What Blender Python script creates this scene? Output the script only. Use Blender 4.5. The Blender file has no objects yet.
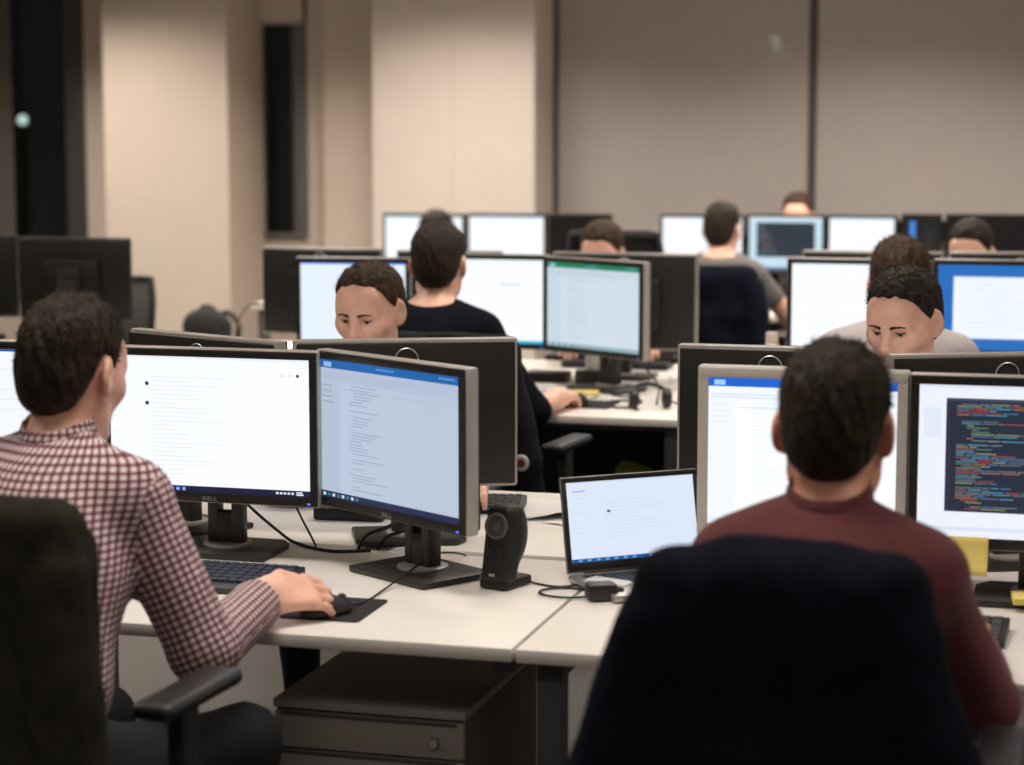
import bpy, bmesh, math, random
import numpy as np
from mathutils import Vector, Matrix, Euler
random.seed(7)
rng = np.random.default_rng(7)
PI = math.pi
SC = bpy.context.scene
COL = SC.collection

# ------------------------------------------------------------------ camera
TH, PITCH, EYE = math.atan(.28), math.atan(252.5/2100), 1.65
cam_d = bpy.data.cameras.new('camera'); cam = bpy.data.objects.new('camera', cam_d); COL.objects.link(cam)
cam.location = (0, 0, EYE)
cam.rotation_euler = (PI/2-PITCH, 0, TH)
cam_d.sensor_width = 36; cam_d.sensor_fit = 'HORIZONTAL'; cam_d.lens = 2100/1024*36
cam_d.clip_start = .1; cam_d.clip_end = 100
cam_d.dof.use_dof = True; cam_d.dof.focus_distance = 4.75; cam_d.dof.aperture_fstop = 2.8
SC.camera = cam
# ------------------------------------------------------------------ world, lights, exposure
SC.view_settings.view_transform = 'Standard'; SC.view_settings.look = 'None'
SC.view_settings.gamma = 1; SC.view_settings.use_curve_mapping = False
SC.view_settings.exposure = 0.0
W = bpy.data.worlds.new('night'); SC.world = W; W.use_nodes = True
W.node_tree.nodes['Background'].inputs[0].default_value = (.012, .012, .012, 1)
W.node_tree.nodes['Background'].inputs[1].default_value = .35
CEIL = 2.85
def ceiling_area(x, y, power, sx=1.2, sy=.6, spread=135, col=(1, .905, .80)):
    l = bpy.data.lights.new('ceiling_lamp', 'AREA'); l.shape = 'RECTANGLE'; l.size = sx; l.size_y = sy
    l.energy = power; l.color = col; l.spread = math.radians(spread)
    o = bpy.data.objects.new('ceiling_lamp', l); COL.objects.link(o); o.location = (x, y, CEIL-.03)
for x in (-6.2, -3.7, -1.2, 1.3):
    for y, p in ((.6, 15), (3.4, 20), (6.2, 24), (9.0, 40), (11.3, 56)):
        ceiling_area(x, y, p)

# ------------------------------------------------------------------ materials
def new_mat(name):
    m = bpy.data.materials.new(name); m.use_nodes = True
    return m, m.node_tree.nodes, m.node_tree.links, m.node_tree.nodes['Principled BSDF']
def mat(name, col, rough=.5, metal=0., noise=0., nscale=30., bump=0., bscale=60., stretch=None, spec=None, sheen=0):
    """principled with mottled base colour and bump, all from noise nodes"""
    m, N, L, b = new_mat(name)
    b.inputs['Roughness'].default_value = rough; b.inputs['Metallic'].default_value = metal
    if spec is not None: b.inputs['Specular IOR Level'].default_value = spec
    if sheen: b.inputs['Sheen Weight'].default_value = sheen
    tc = N.new('ShaderNodeTexCoord')
    def src(scale, detail=4):
        n = N.new('ShaderNodeTexNoise'); n.inputs['Scale'].default_value = scale; n.inputs['Detail'].default_value = detail
        if stretch:
            mp = N.new('ShaderNodeMapping'); mp.inputs['Scale'].default_value = stretch
            L.new(tc.outputs['Object'], mp.inputs[0]); L.new(mp.outputs[0], n.inputs[0])
        else: L.new(tc.outputs['Object'], n.inputs[0])
        return n
    n = src(nscale)
    r = N.new('ShaderNodeValToRGB')
    lo = [max(0, c*(1-noise)) for c in col]; hi = [min(1, c*(1+noise)) for c in col]
    r.color_ramp.elements[0].position = .3; r.color_ramp.elements[1].position = .7
    r.color_ramp.elements[0].color = (*lo, 1); r.color_ramp.elements[1].color = (*hi, 1)
    L.new(n.outputs[0], r.inputs[0]); L.new(r.outputs[0], b.inputs['Base Color'])
    if bump:
        n2 = src(bscale, 6); bp = N.new('ShaderNodeBump'); bp.inputs['Strength'].default_value = bump; bp.inputs['Distance'].default_value = .01
        L.new(n2.outputs[0], bp.inputs['Height']); L.new(bp.outputs[0], b.inputs['Normal'])
    return m
_em = {}
def emat(col, s=1.0):
    k = (tuple(round(c, 3) for c in col), s)
    if k not in _em:
        m, N, L, b = new_mat('display_light')
        b.inputs['Base Color'].default_value = (.01, .01, .012, 1); b.inputs['Roughness'].default_value = .35
        b.inputs['Emission Color'].default_value = (*col, 1); b.inputs['Emission Strength'].default_value = s
        _em[k] = m
    return _em[k]
def s2l(*c):                       # 0-255 display values to linear
    return tuple(((v/255)/12.92 if v/255 <= .04045 else ((v/255+.055)/1.055)**2.4) for v in c)

M = {}
M['desk'] = mat('white_laminate', (.80, .765, .72), .45, noise=.02, nscale=6)
M['desk_edge'] = mat('laminate_edge', (.66, .62, .57), .5, noise=.02)
M['steel'] = mat('grey_powder_coat', (.085, .087, .095), .5, noise=.06)
M['black'] = mat('black_plastic', (.014, .013, .013), .42, noise=.15, bump=.05, bscale=300)
M['speaker'] = mat('speaker_black', (.0065, .0062, .006), .5, noise=.2, bump=.1, bscale=400)
M['black_matte'] = mat('matte_black_plastic', (.011, .011, .012), .6, noise=.15, bump=.08, bscale=250)
M['base'] = mat('dark_stand_plastic', (.026, .024, .023), .42, noise=.1, bump=.05, bscale=300)
M['silver'] = mat('silver_plastic', (.43, .40, .375), .4, metal=.25, noise=.04)
M['bezel_silver'] = mat('warm_silver_bezel', (.56, .525, .49), .45, metal=.1, noise=.04)
M['ring'] = mat('bright_ring', (.62, .6, .57), .3, metal=.6, noise=.03)
M['mesh_fabric'] = mat('chair_mesh', (.10, .09, .083), .85, noise=.3, nscale=150, bump=.2, bscale=200)
M['chair_pad'] = mat('chair_upholstery', (.014, .014, .017), .85, noise=.2, nscale=80, bump=.2, bscale=180, sheen=.1)
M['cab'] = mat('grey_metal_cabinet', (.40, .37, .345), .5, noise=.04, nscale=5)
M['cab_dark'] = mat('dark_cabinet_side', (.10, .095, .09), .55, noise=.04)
M['chrome'] = mat('chrome', (.6, .58, .55), .25, metal=.9, noise=.02)
M['carpet'] = mat('grey_carpet', (.155, .145, .135), .95, noise=.35, nscale=140, bump=.5, bscale=200)
M['wall'] = mat('cream_paint', (.605, .518, .44), .8, noise=.02, nscale=3, bump=.03, bscale=80)
M['panel'] = mat('pale_panel_paint', (.655, .58, .52), .75, noise=.02, nscale=3)
M['ceil'] = mat('ceiling_paint', (.72, .69, .65), .9, noise=.02)
M['blind'] = mat('grey_blind_fabric', (.44, .395, .372), .9, noise=.05, nscale=250, bump=.05, bscale=400)
M['blind_dark'] = mat('grey_brown_blind_fabric', (.13, .112, .097), .9, noise=.05, nscale=250)
M['frame_dark'] = mat('dark_window_frame', (.06, .058, .056), .55, noise=.05)
M['frame_grey'] = mat('grey_window_frame', (.16, .15, .145), .55, noise=.05)
M['cable'] = mat('black_cable', (.01, .01, .01), .45, noise=.1)
M['cable_grey'] = mat('grey_cable', (.10, .095, .09), .5, noise=.1)
M['paper'] = mat('white_paper', (.80, .77, .76), .8, noise=.03, nscale=20)
M['yellow'] = mat('yellow_paper', (.83, .67, .20), .8, noise=.04, nscale=15)
M['skin'] = mat('skin', (.90, .51, .38), .42, noise=.10, nscale=22, bump=.08, bscale=220)
M['skin_red'] = mat('ruddy_skin', (.78, .37, .26), .5, noise=.10, nscale=22, bump=.08, bscale=220)
M['eye'] = mat('eye_white', (.62, .56, .52), .25, noise=.02)
M['iris'] = mat('dark_iris', (.03, .022, .018), .2, noise=.1)
M['lip'] = mat('lip', (.42, .18, .15), .45, noise=.06)
def hair_mat(name, c):
    return mat(name, c, .6, noise=.55, nscale=90, bump=.6, bscale=150, stretch=(1, 1, .35), spec=.22)
M['hair_dark'] = hair_mat('dark_brown_hair', (.031, .021, .0145))
M['hair_brown'] = hair_mat('brown_hair', (.058, .034, .020))
M['hair_black'] = hair_mat('near_black_hair', (.025, .0165, .012))
M['jeans'] = mat('dark_denim', (.0065, .0078, .0125), .85, noise=.3, nscale=200, bump=.2, bscale=300)
M['shoe'] = mat('dark_leather', (.015, .013, .012), .5, noise=.2)
M['navy'] = mat('navy_jersey', (.0055, .007, .013), .95, noise=.15, nscale=60, bump=.15, bscale=200, spec=.1)
M['maroon'] = mat('maroon_cotton', (.115, .022, .027), .9, noise=.12, nscale=60, bump=.2, bscale=260, sheen=.1)
M['grey_tee'] = mat('grey_jersey', (.15, .14, .138), .9, noise=.12, nscale=60, bump=.15, bscale=200)
M['lavender'] = mat('pale_lavender_cotton', (.46, .42, .435), .85, noise=.06, nscale=40, bump=.2, bscale=150)
M['dark_shirt'] = mat('dark_brown_cotton', (.03, .022, .02), .85, noise=.2, nscale=50)
M['cream'] = mat('cream_cotton', (.60, .52, .44), .85, noise=.05)
M['olive_coat'] = mat('dark_olive_coat', (.027, .0252, .0190), .95, noise=.3, nscale=25, bump=.25, bscale=120, spec=.1)
M['navy_coat'] = mat('midnight_navy_coat', (.0062, .0076, .0150), .95, noise=.3, nscale=25, bump=.25, bscale=140, spec=.08)
M['black_coat'] = mat('black_nylon_coat', (.0075, .0077, .0105), .8, noise=.3, nscale=25, bump=.4, bscale=45, spec=.15)
M['black_bag'] = mat('black_canvas', (.005, .005, .0055), .8, noise=.3, nscale=60, bump=.3, bscale=150)
M['keyblue'] = mat('blue_black_keys', (.035, .045, .075), .45, noise=.2, nscale=80)
M['keygap'] = mat('keyboard_body', (.018, .02, .028), .45, noise=.1)
M['keygrey'] = mat('grey_keys', (.055, .055, .058), .45, noise=.1)
M['pad'] = mat('mouse_pad_cloth', (.016, .0155, .016), .8, noise=.15, nscale=200)
M['alu'] = mat('brushed_aluminium', (.42, .41, .40), .35, metal=.7, noise=.04)
M['terracotta'] = mat('terracotta_glaze', (.22, .055, .03), .35, noise=.1)
M['white_plastic'] = mat('white_plastic', (.70, .67, .63), .4, noise=.03)
M['green'] = mat('lime_card', (.38, .45, .06), .6, noise=.1)

def gingham():
    m, N, L, b = new_mat('maroon_gingham'); b.inputs['Roughness'].default_value = .85
    uv = N.new('ShaderNodeUVMap'); uv.uv_map = 'cloth'
    sx = N.new('ShaderNodeSeparateXYZ'); L.new(uv.outputs[0], sx.inputs[0])
    outs = []
    for ax in (0, 1):
        a = N.new('ShaderNodeMath'); a.operation = 'MULTIPLY'; a.inputs[1].default_value = 2*PI/.0128; L.new(sx.outputs[ax], a.inputs[0])
        s = N.new('ShaderNodeMath'); s.operation = 'SINE'; L.new(a.outputs[0], s.inputs[0])
        r = N.new('ShaderNodeMapRange'); r.inputs['From Min'].default_value = -.1; r.inputs['From Max'].default_value = .6; L.new(s.outputs[0], r.inputs[0])
        outs.append(r)
    ad = N.new('ShaderNodeMath'); ad.operation = 'ADD'; L.new(outs[0].outputs[0], ad.inputs[0]); L.new(outs[1].outputs[0], ad.inputs[1])
    h = N.new('ShaderNodeMath'); h.operation = 'MULTIPLY'; h.inputs[1].default_value = .5; L.new(ad.outputs[0], h.inputs[0])
    cr = N.new('ShaderNodeValToRGB'); e = cr.color_ramp.elements
    e[0].position = 0; e[0].color = (.72, .62, .63, 1); e[1].position = 1; e[1].color = (.075, .022, .035, 1)
    mid = e.new(.5); mid.color = (.25, .11, .13, 1)
    L.new(h.outputs[0], cr.inputs[0]); L.new(cr.outputs[0], b.inputs['Base Color'])
    n = N.new('ShaderNodeTexNoise'); n.inputs['Scale'].default_value = 250; bp = N.new('ShaderNodeBump'); bp.inputs['Strength'].default_value = .15
    bp.inputs['Distance'].default_value = .005
    L.new(n.outputs[0], bp.inputs['Height']); L.new(bp.outputs[0], b.inputs['Normal'])
    return m
M['gingham'] = gingham()
def rear_cover():
    m, N, L, b = new_mat('monitor_rear_mesh'); b.inputs['Roughness'].default_value = .5
    tc = N.new('ShaderNodeTexCoord'); sx = N.new('ShaderNodeSeparateXYZ'); L.new(tc.outputs['Object'], sx.inputs[0]); o = []
    for ax in ('X', 'Z'):
        a = N.new('ShaderNodeMath'); a.operation = 'MULTIPLY'; a.inputs[1].default_value = 2*PI/.0048; L.new(sx.outputs[ax], a.inputs[0])
        s = N.new('ShaderNodeMath'); s.operation = 'SINE'; L.new(a.outputs[0], s.inputs[0]); o.append(s)
    mx = N.new('ShaderNodeMath'); mx.operation = 'MAXIMUM'; L.new(o[0].outputs[0], mx.inputs[0]); L.new(o[1].outputs[0], mx.inputs[1])
    cr = N.new('ShaderNodeValToRGB'); cr.color_ramp.elements[0].color = (.007, .0065, .006, 1); cr.color_ramp.elements[1].color = (.026, .0235, .021, 1)
    cr.color_ramp.elements[0].position = .55
    L.new(mx.outputs[0], cr.inputs[0]); L.new(cr.outputs[0], b.inputs['Base Color'])
    return m
M['rear'] = rear_cover()
def glass():
    m, N, L, b = new_mat('night_window_glass')
    b.inputs['Base Color'].default_value = (.9, .95, .95, 1); b.inputs['Roughness'].default_value = .02
    b.inputs['Transmission Weight'].default_value = 1; b.inputs['IOR'].default_value = 1.25
    return m
M['glass'] = glass()
def off_screen():
    m, N, L, b = new_mat('dark_display_glass'); b.inputs['Base Color'].default_value = (.006, .006, .007, 1); b.inputs['Roughness'].default_value = .3
    return m
M['off'] = off_screen()
def lamp_mat(col, s):
    m, N, L, b = new_mat('lamp_glow'); b.inputs['Base Color'].default_value = (0, 0, 0, 1)
    b.inputs['Emission Color'].default_value = (*col, 1); b.inputs['Emission Strength'].default_value = s
    return m

# ------------------------------------------------------------------ object helpers
def tag(o, label=None, cat=None, group=None, kind=None):
    if label: o['label'] = label
    if cat: o['category'] = cat
    if group: o['group'] = group
    if kind: o['kind'] = kind
    return o
def empty(name, loc, rz=0, label=None, cat=None, group=None):
    o = bpy.data.objects.new(name, None); COL.objects.link(o)
    o.location = loc; o.rotation_euler = (0, 0, rz); o.empty_display_size = .1
    return tag(o, label, cat, group)
def link_mesh(name, me, mats, parent=None, loc=None, smooth=False):
    o = bpy.data.objects.new(name, me); COL.objects.link(o)
    for m in (mats if isinstance(mats, (list, tuple)) else [mats]): me.materials.append(m)
    if smooth: me.polygons.foreach_set('use_smooth', [True]*len(me.polygons))
    if parent: o.parent = parent
    if loc: o.location = loc
    return o
class MB:
    """collects rounded boxes, tubes, discs ... and links them as ONE mesh object"""
    def __init__(s): s.bm = bmesh.new(); s.mi = 0
    def _new(s, before):
        for f in s.bm.faces:
            if f not in before: f.material_index = s.mi
    def box(s, c, size, bev=0., rot=None, seg=2):
        b = bmesh.new(); bmesh.ops.create_cube(b, size=1)
        bmesh.ops.scale(b, vec=size, verts=b.verts)
        if bev: bmesh.ops.bevel(b, geom=b.edges[:], offset=min(bev, min(size)*.49), segments=seg, profile=.5, affect='EDGES')
        return s.add(b, c, rot)
    def add(s, b, c=(0, 0, 0), rot=None):
        mt = Matrix.Translation(c)
        if rot is not None: mt = mt @ (rot.to_matrix().to_4x4() if isinstance(rot, Euler) else rot.to_4x4())
        bmesh.ops.transform(b, matrix=mt, verts=b.verts)
        for f in b.faces: f.material_index = s.mi
        me = bpy.data.meshes.new('t'); b.to_mesh(me); b.free(); s.bm.from_mesh(me); bpy.data.meshes.remove(me)
        return s
    def quad(s, pts):
        f = s.bm.faces.new([s.bm.verts.new(p) for p in pts]); f.material_index = s.mi; return s
    def cone(s, a, b_, r1, r2, seg=16):
        a, b_ = Vector(a), Vector(b_); d = b_-a
        b = bmesh.new(); bmesh.ops.create_cone(b, cap_ends=True, segments=seg, radius1=r1, radius2=r2, depth=d.length)
        return s.add(b, (a+b_)/2, d.to_track_quat('Z', 'Y').to_matrix())
    def ball(s, c, r, sc=(1, 1, 1), u=16, v=10):
        b = bmesh.new(); bmesh.ops.create_uvsphere(b, u_segments=u, v_segments=v, radius=r); bmesh.ops.scale(b, vec=sc, verts=b.verts)
        return s.add(b, c)
    def lathe(s, prof, c=(0, 0, 0), seg=24, rot=None):
        b = bmesh.new(); rings = []
        for r, z in prof: rings.append([b.verts.new((r*math.cos(2*PI*i/seg), r*math.sin(2*PI*i/seg), z)) for i in range(seg)])
        for k in range(len(rings)-1):
            for i in range(seg):
                j = (i+1) % seg; b.faces.new((rings[k][i], rings[k][j], rings[k+1][j], rings[k+1][i]))
        if prof[0][0] > 1e-5: b.faces.new(rings[0][::-1])
        if prof[-1][0] > 1e-5: b.faces.new(rings[-1])
        bmesh.ops.remove_doubles(b, verts=b.verts, dist=1e-6)
        return s.add(b, c, rot)
    def prism(s, poly, z0, z1, c=(0, 0, 0), rot=None, bev=0):
        b = bmesh.new(); lo = [b.verts.new((x, y, z0)) for x, y in poly]; hi = [b.verts.new((x, y, z1)) for x, y in poly]; n = len(poly)
        b.faces.new(lo[::-1]); b.faces.new(hi)
        for i in range(n): b.faces.new((lo[i], lo[(i+1) % n], hi[(i+1) % n], hi[i]))
        bmesh.ops.recalc_face_normals(b, faces=b.faces)
        if bev: bmesh.ops.bevel(b, geom=b.edges[:], offset=bev, segments=2, profile=.5, affect='EDGES')
        return s.add(b, c, rot)
    def tube(s, pts, r, seg=8, closed=False):
        P = [Vector(p) for p in pts]; n = len(P); rings = []; b = bmesh.new(); up = Vector((0, 0, 1)); pn = None
        for i in range(n):
            t = (P[(i+1) % n]-P[i-1]) if closed else (P[min(i+1, n-1)]-P[max(i-1, 0)])
            t.normalize()
            if pn is None:
                nn = t.cross(up); nn = nn if nn.length > .05 else t.cross(Vector((1, 0, 0)))
            else: nn = pn - t*pn.dot(t)
            nn.normalize(); pn = nn; bb = t.cross(nn); rr = r[i] if isinstance(r, (list, tuple)) else r
            rings.append([b.verts.new(P[i]+(nn*math.cos(2*PI*k/seg)+bb*math.sin(2*PI*k/seg))*rr) for k in range(seg)])
        for i in range(n if closed else n-1):
            A, B = rings[i], rings[(i+1) % n]
            for k in range(seg): b.faces.new((A[k], A[(k+1) % seg], B[(k+1) % seg], B[k]))
        if not closed: b.faces.new(rings[0][::-1]); b.faces.new(rings[-1])
        return s.add(b)
    def build(s, name, m, parent=None, smooth=True, loc=None, rz=0):
        me = bpy.data.meshes.new(name); bmesh.ops.recalc_face_normals(s.bm, faces=s.bm.faces); s.bm.to_mesh(me); s.bm.free()
        o = link_mesh(name, me, m, parent, loc)
        if rz: o.rotation_euler = (0, 0, rz)
        if smooth:
            me.polygons.foreach_set('use_smooth', [True]*len(me.polygons))
            try: me.set_sharp_from_angle(angle=math.radians(38))
            except Exception: pass
        return o
def spline(pts, n=10):
    """Catmull-Rom through the points"""
    P = [Vector(p) for p in pts]; P = [P[0]*2-P[1]]+P+[P[-1]*2-P[-2]]; out = []
    for i in range(1, len(P)-2):
        for k in range(n):
            t = k/n; a, b, c, d = P[i-1:i+3]
            out.append(.5*((2*b)+(c-a)*t+(2*a-5*b+4*c-d)*t*t+(3*b-a-3*c+d)*t**3))
    return out+[P[-2]]
def copy_tree(o, parent=None):
    c = o.copy(); COL.objects.link(c)
    if parent: c.parent = parent
    for ch in list(o.children): copy_tree(ch, c)
    return c

# ------------------------------------------------------------------ signed-distance bodies (one smooth continuous surface)
class Prim:
    __slots__ = ('fn', 'lo', 'hi', 'k', 'op', 'tagn')
    def __init__(s, fn, lo, hi, k=.03, op='u', tagn=None): s.fn, s.lo, s.hi, s.k, s.op, s.tagn = fn, np.array(lo, float), np.array(hi, float), k, op, tagn
V = lambda *a: np.array(a, float)
def rc(a, b, r1, r2, k=.03, op='u', cut=False, cut0=False, inf=0., flat=None, tagn=None):
    a, b = np.asarray(a, float), np.asarray(b, float); ba = b-a; L2 = max(ba@ba, 1e-9); u = ba/math.sqrt(L2); r1 += inf; r2 += inf
    def fn(X, Y, Z):
        px, py, pz = X-a[0], Y-a[1], Z-a[2]
        h = np.clip((px*ba[0]+py*ba[1]+pz*ba[2])/L2, 0, 1)
        d = np.sqrt((px-h*ba[0])**2+(py-h*ba[1])**2+(pz-h*ba[2])**2)-(r1+(r2-r1)*h)
        if cut: d = np.maximum(d, (X-b[0])*u[0]+(Y-b[1])*u[1]+(Z-b[2])*u[2])
        if cut0: d = np.maximum(d, -(px*u[0]+py*u[1]+pz*u[2]))
        return d
    m = max(r1, r2); return Prim(fn, np.minimum(a, b)-m, np.maximum(a, b)+m, k, op, tagn)
def el(c, r, R=None, k=.03, op='u', inf=0., half=None):
    c, r = np.asarray(c, float), np.asarray(r, float)+inf; R = np.eye(3) if R is None else np.asarray(R, float)
    def fn(X, Y, Z):
        p = (X-c[0], Y-c[1], Z-c[2])
        q = [p[0]*R[0, i]+p[1]*R[1, i]+p[2]*R[2, i] for i in range(3)]
        k0 = np.sqrt(sum((q[i]/r[i])**2 for i in range(3))); k1 = np.sqrt(sum((q[i]/r[i]**2)**2 for i in range(3)))
        d = k0*(k0-1)/np.maximum(k1, 1e-6)
        d = np.where(k0 < .2, -min(r), d)
        if half is not None: d = np.maximum(d, half(q[0], q[1], q[2]))
        return d
    m = max(r); return Prim(fn, c-m, c+m, k, op)
def bx(c, half, rad, R=None, k=.02, op='u'):
    c, half = np.asarray(c, float), np.asarray(half, float); R = np.eye(3) if R is None else np.asarray(R, float)
    def fn(X, Y, Z):
        p = (X-c[0], Y-c[1], Z-c[2])
        q = [np.abs(p[0]*R[0, i]+p[1]*R[1, i]+p[2]*R[2, i])-half[i]+rad for i in range(3)]
        return np.sqrt(sum(np.maximum(v, 0)**2 for v in q))+np.minimum(np.maximum(np.maximum(q[0], q[1]), q[2]), 0)-rad
    m = math.sqrt(half@half); return Prim(fn, c-m, c+m, k, op)
def smin(a, b, k): h = np.maximum(k-np.abs(a-b), 0)/k; return np.minimum(a, b)-h*h*k*.25
def axis(lo, hi, h, fines=()):
    out = [lo]
    while out[-1] < hi:
        x = out[-1]; st = h
        for a, b, f in fines:
            if a-1e-9 <= x < b: st = min(st, f)
            elif x < a: st = min(st, max(f, (a-x)*.6))
            else: st = min(st, max(f, (x-b)*.6+f))
        out.append(x+st)
    return np.array(out)
def field(prims, xs, ys, zs):
    D = np.full((len(xs), len(ys), len(zs)), 1., np.float32)
    for p in prims:
        mg = max(p.k, .02)+.03; sl = []
        for ax, lo, hi in zip((xs, ys, zs), p.lo-mg, p.hi+mg):
            sl.append(slice(max(0, np.searchsorted(ax, lo)-1), min(len(ax), np.searchsorted(ax, hi)+1)))
        X, Y, Z = xs[sl[0]][:, None, None], ys[sl[1]][None, :, None], zs[sl[2]][None, None, :]
        if D[tuple(sl)].size == 0: continue
        d = p.fn(X, Y, Z).astype(np.float32); cur = D[tuple(sl)]
        if p.op == 'u': D[tuple(sl)] = smin(cur, d, p.k)
        else: D[tuple(sl)] = -smin(-cur, d, p.k)
    return D
def at_points(prims, P):
    X, Y, Z = P[:, 0], P[:, 1], P[:, 2]; D = np.full(len(P), 1.)
    for p in prims:
        d = p.fn(X, Y, Z)
        D = smin(D, d, p.k) if p.op == 'u' else -smin(-D, d, p.k)
    return D
def surface_nets(D, xs, ys, zs):
    nx, ny, nz = D.shape; S = D < 0
    cs = [S[i:nx-1+i, j:ny-1+j, k:nz-1+k] for i in (0, 1) for j in (0, 1) for k in (0, 1)]
    tot = sum(c.astype(np.int8) for c in cs); act = (tot > 0) & (tot < 8)
    idx = np.full(act.shape, -1, np.int64); I, J, K = np.nonzero(act); n = len(I); idx[I, J, K] = np.arange(n)
    acc = np.zeros((n, 3)); cnt = np.zeros(n); ax = (xs, ys, zs)
    corners = [(i, j, k) for i in (0, 1) for j in (0, 1) for k in (0, 1)]
    for a in corners:
        for d in range(3):
            if a[d]: continue
            b = list(a); b[d] = 1
            da = D[I+a[0], J+a[1], K+a[2]]; db = D[I+b[0], J+b[1], K+b[2]]; m = (da < 0) != (db < 0)
            t = np.where(m, da/np.where(m, da-db, 1), 0)
            base = (I, J, K)
            for q in range(3):
                pa = ax[q][base[q]+a[q]]; pb = ax[q][base[q]+b[q]]
                acc[:, q] += np.where(m, pa+(pb-pa)*t, 0)
            cnt += m
    vt = acc/cnt[:, None]; faces = []
    for d in range(3):
        e, f = (d+1) % 3, (d+2) % 3
        sh = [slice(None)]*3; s0 = list(sh); s1 = list(sh); s0[d] = slice(0, -1); s1[d] = slice(1, None)
        A, B = S[tuple(s0)], S[tuple(s1)]; cr = A != B
        trim = [slice(None)]*3; trim[e] = slice(1, -1); trim[f] = slice(1, -1)
        m = np.zeros_like(cr); m[tuple(trim)] = cr[tuple(trim)]
        q = np.array(np.nonzero(m)).T
        if not len(q): continue
        def cell(de, df):
            r = q.copy(); r[:, e] += de; r[:, f] += df; return idx[r[:, 0], r[:, 1], r[:, 2]]
        Q = np.stack([cell(-1, -1), cell(0, -1), cell(0, 0), cell(-1, 0)], 1)
        flip = ~A[m]; Q[flip] = Q[flip][:, ::-1]
        faces.append(Q)
    return vt, np.concatenate(faces)
def np_mesh(name, vt, fc):
    me = bpy.data.meshes.new(name); nf = len(fc); w = fc.shape[1]
    me.vertices.add(len(vt)); me.vertices.foreach_set('co', vt.astype(np.float32).ravel())
    me.loops.add(nf*w); me.loops.foreach_set('vertex_index', fc.astype(np.int32).ravel())
    me.polygons.add(nf); me.polygons.foreach_set('loop_start', np.arange(0, nf*w, w, dtype=np.int32))
    me.polygons.foreach_set('use_smooth', np.ones(nf, bool)); me.update(calc_edges=True); me.validate()
    return me
def sdf_mesh(prims, h, fines=((), (), ()), disp=None, cutfn=None):
    U = [p for p in prims if p.op == 'u']
    lo = np.min([p.lo for p in U], 0)-.03; hi = np.max([p.hi for p in U], 0)+.03
    xs, ys, zs = [axis(lo[i], hi[i], h, fines[i]) for i in range(3)]
    D = field(prims, xs, ys, zs)
    X, Y, Z = xs[:, None, None], ys[None, :, None], zs[None, None, :]
    if disp is not None: D = D+disp(X, Y, Z).astype(np.float32)
    if cutfn is not None: D = np.maximum(D, cutfn(X, Y, Z).astype(np.float32))
    D[0] = D[-1] = 1; D[:, 0] = D[:, -1] = 1; D[:, :, 0] = D[:, :, -1] = 1
    return surface_nets(D, xs, ys, zs)
def folds(amp, f=22., seed=0., zs=.5):
    def fn(X, Y, Z):
        w = .5*np.sin(9*X+5*Z+seed)+.5*np.sin(7*Y-8*Z+seed*2)
        return amp*(np.sin(f*(X*.8+Y*.5)+f*zs*Z+2*w+seed)*.6+np.sin(f*.7*(Z-X*.6)+2.4*w+seed*3)*.5)
    return fn
# ------------------------------------------------------------------ SETTING
def struct(mb, name, m, parent=None, smooth=False):
    o = mb.build(name, m, parent, smooth)
    if parent is None: o['kind'] = 'structure'
    return o
XL, XR, YB, YF = -9.0, 4.0, 13.05, -3.0
struct(MB().box(((XL+XR)/2, (YB+YF)/2, -.05), (XR-XL+.4, YB-YF+.4, .1)), 'floor', M['carpet'])
struct(MB().box(((XL+XR)/2, (YB+YF)/2, CEIL+.05), (XR-XL+.4, YB-YF+.4, .1)), 'ceiling', M['ceil'])
struct(MB().box((XL-.1, (YB+YF)/2, CEIL/2), (.2, YB-YF, CEIL)), 'wall_left', M['wall'])
struct(MB().box((XR+.1, (YB+YF)/2, CEIL/2), (.2, YB-YF, CEIL)), 'wall_right', M['wall'])
struct(MB().box(((XL+XR)/2, YF-.1, CEIL/2), (XR-XL+.4, .2, CEIL)), 'wall_front', M['wall'])
# back wall with three openings: the tall dark window (left), the slot window, and the long window behind the blinds
wl = (-8.6, -6.66, .45, CEIL)      # x0, x1, z0, z1
wn = (-5.43, -5.05, .93, CEIL-.1)
wr = (-3.36, 3.6, .9, CEIL-.1)
b = MB()
def wallseg(x0, x1, z0, z1): b.box(((x0+x1)/2, YB+.1, (z0+z1)/2), (x1-x0, .2, z1-z0))
wallseg(XL-.2, wl[0], 0, CEIL); wallseg(wl[1], wn[0], 0, CEIL); wallseg(wn[1], wr[0], 0, CEIL); wallseg(wr[1], XR+.2, 0, CEIL)
for w in (wl, wn, wr):
    wallseg(w[0], w[1], 0, w[2])
    if w[3] < CEIL: wallseg(w[0], w[1], w[3], CEIL)
struct(b, 'wall_back', M['wall'])
struct(MB().box((-6.17, YB-.04, CEIL/2), (.16, .08, CEIL)), 'trim_1', M['wall'])                       # slim upright beside the column
struct(MB().box(((-6.225-5.36)/2, (12.45+YB)/2, CEIL/2), (6.225-5.36, YB-12.45, CEIL), .006), 'trim_2', M['wall'])   # column
b = MB(); b.box((-4.69, YB-.06, CEIL/2), (.42, .12, CEIL), .01); struct(b, 'trim_3', M['wall'])
b = MB(); b.box((-4.16, 12.8, CEIL/2), (.53, .5, CEIL), .006); struct(b, 'trim_4', M['panel'])
b = MB(); b.box((-3.632, 12.8, CEIL/2), (.525, .5, CEIL), .006); struct(b, 'trim_5', M['panel'])
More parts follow.
